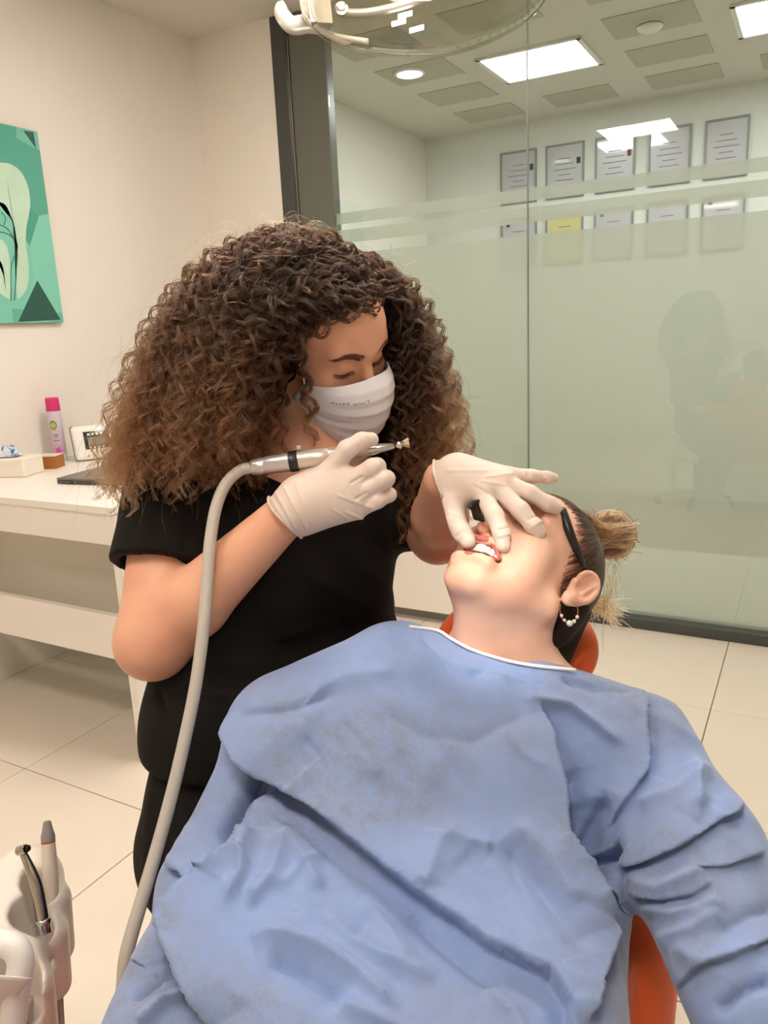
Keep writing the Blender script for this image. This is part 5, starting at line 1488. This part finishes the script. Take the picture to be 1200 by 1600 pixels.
hose_px = [(396, 730.5, .991), (376, 735, .990), (354, 755, .985), (338, 792, .978), (328, 850, .965), (323, 920, .95), (317, 990, .935), (306, 1070, .92), (290, 1150, .905), (270, 1235, .885), (247, 1320, .865), (225, 1395, .845), (207, 1455, .83), (196, 1500, .82), (190, 1560, .82), (170, 1640, .84), (140, 1690, .88)]
tube('hose', smooth_path([Q(*p) for p in hose_px], 160), .0076, M['hose'], hp, 14)

# ================================================================== instrument console, lower left
ic = empty('instrument_console', tuple(floor_pt(Q(20, 1560, .92))), 'white instrument holder with scooped slots in the lower left corner', 'instrument holder')
con = Sdf()
con.add(cap(Q(40, 1375, 1.03), Q(-40, 1560, .88), .040, .055))
con.add(cap(Q(40, 1385, 1.00), Q(14, 1520, .90), .045, .038), .03)
for (x, y, d, r) in ((78, 1408, .985, .026), (70, 1462, .955, .028), (50, 1540, .905, .025)):
    con.add(cap(Q(x, y, d) , Q(x, y, d) - [0, 0, .07], r, r * .8), .012)
for (x, y, d, r) in ((62, 1402, .970, .020), (52, 1455, .935, .023), (30, 1530, .885, .024)):
    con.sub(cap(Q(x, y, d) + [0, 0, .03], Q(x + 6, y + 30, d + .01) - [0, 0, .012], r, r * .9), .006)
lo, hi = bounds([Q(40, 1350, 1.05), Q(-60, 1620, .85), Q(110, 1500, .95)], .08)
M['console'] = mat('console_white', 'EFE7DC', .32, noise=.02)
sdf_obj('holder', con, lo, hi, .0035, M['console'], ic)
tube('stand_pole', [Q(-60, 1650, .95), floor_pt(Q(-60, 1650, .95))], .03, M['console'], ic)
for k, hpth in enumerate(([(88, 1480, .975), (90, 1540, .97), (94, 1620, .965), (98, 1700, .96)], [(80, 1510, .965), (83, 1560, .96), (86, 1640, .955), (90, 1720, .95)], [(44, 1560, .90), (42, 1620, .90), (40, 1700, .90)])):
    tube('hose', smooth_path([Q(*p) for p in hpth], 20), .0062, M['grey_hose'] if 'grey_hose' in M else M['hose'], ic, 10)
# turbine
tbn = empty('turbine_handpiece', tuple(Q(68, 1440, .93)), 'curved steel turbine handpiece standing in the holder slot', 'handpiece')
tube('body', smooth_path([Q(36, 1333, .945), Q(44, 1350, .943), (Q(56, 1380, .938)), Q(62, 1410, .934), Q(66, 1440, .93)], 30), np.interp(np.linspace(0, 1, 30), [0, .2, .5, 1], [.0042, .0052, .0068, .0080]), M['steel'], tbn, 16)
lathe('head', Q(28, 1330, .945), Q(45, 1325, .94) - Q(28, 1330, .945), [(0, .0048), (.001, .0056), (.0125, .0056), (.0135, .005)], M['steel'], tbn, 20)
lathe('button', Q(43.2, 1325.5, .9405), Q(45, 1325, .94) - Q(28, 1330, .945), [(0, .0035), (.0015, .0038), (.002, .003)], M['black_pl'], tbn, 16)
lathe('collar', Q(66, 1436, .93), Q(70, 1470, .927) - Q(66, 1436, .93), [(0, .0088), (.001, .0098), (.006, .0098), (.008, .009), (.016, .009)], M['chrome'], tbn, 20)
# scaler
scl = empty('scaler_handpiece', tuple(Q(80, 1400, .97)), 'cream scaler handpiece with a grey nose and a red ring in the holder', 'handpiece')
s0, s1 = Q(81, 1408, .972), Q(73.5, 1283, .985); axs = s1 - s0; Ls = np.linalg.norm(axs)
v_ = lambda y: (1408 - y) / (1408 - 1283) * Ls
M['cream'] = mat('cream_plastic', 'E8DCCB', .4, noise=.02); M['redring'] = mat('red_ring', 'C8402E', .4); M['nose'] = mat('nose_grey', '8F8B85', .4, noise=.04)
lathe('body', s0, axs, [(-.03, .0085), (0, .0092), (v_(1340), .0090), (v_(1317), .0086)], M['cream'], scl)
lathe('ring', s0, axs, [(v_(1316.8), .0087), (v_(1314.5), .0087)], M['redring'], scl)
lathe('nose', s0, axs, [(v_(1314.2), .0086), (v_(1306), .0087), (v_(1298), .0068), (v_(1286), .0050), (v_(1284), .0046), (v_(1283), .0040)], M['nose'], scl)
for q in (-1, 1): lathe('hole', s0 + axs / Ls * (v_(1283) + .0002) + frame_of(axs)[0] * q * .0018, axs, [(0, .0011), (.0003, .0011)], M['black_pl'], scl, 10)
# white handle and paper sheet over the tray
th = empty('instrument_tray', tuple(Q(30, 1500, .80)), 'white instrument tray with a bent tubular handle at the left edge', 'tray')
tube('handle', smooth_path([Q(-40, 1472, .80), Q(-5, 1472, .80), Q(22, 1480, .80), Q(32, 1500, .80), Q(30, 1525, .80), Q(24, 1560, .80), Q(18, 1620, .80)], 40), .0135, M['white_pl'], th, 18)
tube('mount', [Q(18, 1610, .80), Q(10, 1700, .80)], .018, M['grey_pl'], th, 14)
pp = empty('tray_paper', tuple(Q(10, 1550, .77)), 'white paper sheet folded over the tray in the bottom left corner', 'paper')
M['paper'] = mat('tray_paper', 'ECE7E4', .7, noise=.02)
gx, gy = 14, 14; Vp = []
for j in range(gy):
    for i in range(gx):
        s, t = i / (gx - 1), j / (gy - 1)
        top_x = -60 + 110 * s; x = top_x - t * (20 + 40 * s); y = 1518 + 10 * s + t * (100 - 10 * s) * (1 - .25 * s)
        Vp.append(Q(x, y, .775 + .02 * t - .012 * math.sin(3 * s + 2 * t)))
Fp = np.array([(j * gx + i, j * gx + i + 1, (j + 1) * gx + i + 1, (j + 1) * gx + i) for j in range(gy - 1) for i in range(gx - 1)])
o = mesh_np('sheet', np.array(Vp), Fp, M['paper'], pp); md = o.modifiers.new('t', 'SOLIDIFY'); md.thickness = .001

# ================================================================== operating lamp at the top
lc = Q(640, -75, .47)
ol = empty('operating_lamp', tuple(lc), 'clear plastic dental operating lamp with a curved handle at the top', 'lamp')
M['clear'] = glass_mat('clear_polycarbonate', 'EDEBE4', .02, 1.45)
M['lampwhite'] = mat('translucent_handle', 'E4DED4', .25, noise=.02, trans=.35)
KL = .6
def C(px, py, d): return Q(px, py, d * KL)
# clear bowl: lathe-like shell swept between the visible lower edges
rows = [[(468, -140, .80), (470, -60, .77), (472, 0, .75), (480, 28, .74), (500, 52, .735), (545, 74, .73), (620, 86, .73), (700, 84, .73), (770, 62, .735), (820, 32, .745), (852, -5, .76), (870, -60, .78), (875, -140, .80)],
        [(478, -140, .79), (482, -60, .755), (486, -5, .73), (495, 20, .72), (512, 40, .71), (555, 62, .705), (620, 72, .70), (700, 70, .70), (762, 48, .71), (810, 18, .725), (840, -15, .745), (858, -65, .77), (865, -140, .79)],
        [(490, -150, .75), (495, -80, .72), (500, -25, .70), (515, -5, .69), (540, 10, .68), (575, 25, .675), (625, 32, .67), (690, 30, .67), (740, 12, .68), (785, -15, .695), (812, -45, .715), (832, -90, .735), (838, -150, .75)],
        [(540, -150, .70), (545, -110, .69), (550, -80, .68), (560, -60, .672), (580, -50, .668), (605, -44, .665), (630, -42, .66), (665, -44, .66), (700, -52, .67), (735, -70, .68), (760, -95, .69), (780, -120, .70), (790, -150, .71)]]
grid = [smooth_path([C(*p) for p in r], 48) for r in rows]
Vc = np.concatenate(grid); n = 48
Fc = np.array([(j * n + i, j * n + i + 1, (j + 1) * n + i + 1, (j + 1) * n + i) for j in range(len(rows) - 1) for i in range(n - 1)])
o = mesh_np('clear_cover', Vc, Fc, M['clear'], ol); md = o.modifiers.new('t', 'SOLIDIFY'); md.thickness = .002
tube('rim', grid[0], .0013, M['clear'], ol, 8)
tube('handle', smooth_path([C(498, 40, .76), C(478, 38, .765), C(458, 40, .77), C(444, 28, .77), C(440, 16, .768), C(447, 10, .766)], 30), np.interp(np.linspace(0, 1, 30), [0, .3, .8, 1], [.0045, .0051, .0045, .0036]), M['lampwhite'], ol, 16)
tube('bracket', smooth_path([C(472, -30, .755), C(474, 10, .75), C(486, 36, .745), C(520, 56, .74), C(575, 66, .74)], 30), .0020, M['lampwhite'], ol, 8)
lathe('hinge_screw', C(534, 17, .72), RW[:, 2], [(0, .0027), (.0012, .0037), (.0024, .0037), (.0027, .0021), (.0036, .0018)], M['steel'], ol, 18)
M['greyarm'] = mat('grey_bracket', 'A9A49C', .35, metal=.3)
quad_prism('plate', C(478, -10, .735), C(515, -10, .73), C(520, 36, .725), C(486, 34, .73), .004, -RW[:, 2], M['greyarm'], ol)
tube('cross_arm', smooth_path([C(530, 20, .735), C(575, 20, .735), C(640, 5, .735), (C(720, -25, .74))], 20), .0024, M['greyarm'], ol, 10)
M['led'] = emitter('lamp_led', 'FFFFFF', 9.0)
for (x, y) in ((605, 14), (622, 22), (612, 34), (640, 44)):
    quad_prism('led_bar', C(x, y, .735), C(x + 22, y - 6, .735), C(x + 22.5, y - 3, .735), C(x + .5, y + 3, .735), .003, -RW[:, 2], M['led'], ol)
quad_prism('lamp_body', Q(420, -640, .29), Q(800, -640, .29), Q(790, -980, .24), Q(430, -980, .24), .03, -RW[:, 2], M['greyarm'], ol, bev=.01)
arm_top = Q(610, -800, .30)
tube('arm', [arm_top, arm_top + np.array([.05, .1, .15]), np.array([arm_top[0] + .1, arm_top[1] + .2, CZ - .0])], .02, M['white_pl'], ol, 14)
sp = bpy.data.lights.new('lamp_beam', 'SPOT'); sp.energy = LAMP_W; sp.spot_size = math.radians(14.5); sp.spot_blend = .3; sp.shadow_soft_size = .035; sp.color = (1, .97, .93)
so = bpy.data.objects.new('lamp_beam', sp); COL.objects.link(so); so.parent = ol
src = Q(620, -420, .31); tgt = Q(765, 935, .95)
so.matrix_parent_inverse = Matrix.Translation(ol.location).inverted()
so.location = tuple(src); so.rotation_euler = Vector(tgt - src).to_track_quat('-Z', 'Y').to_euler()
ga = bpy.data.lights.new('face_fill', 'AREA'); ga.energy = FILL_W; ga.size = .12; ga.color = (1, .95, .90)  # added soft fill for the dentist's face, not an emitter of the lamp
go = bpy.data.objects.new('face_fill', ga); COL.objects.link(go); go.parent = ol
go.matrix_parent_inverse = Matrix.Translation(ol.location).inverted()
go.location = tuple(src); go.rotation_euler = Vector(C(640, 800, 1.05 / KL) - src).to_track_quat('-Z', 'Y').to_euler()
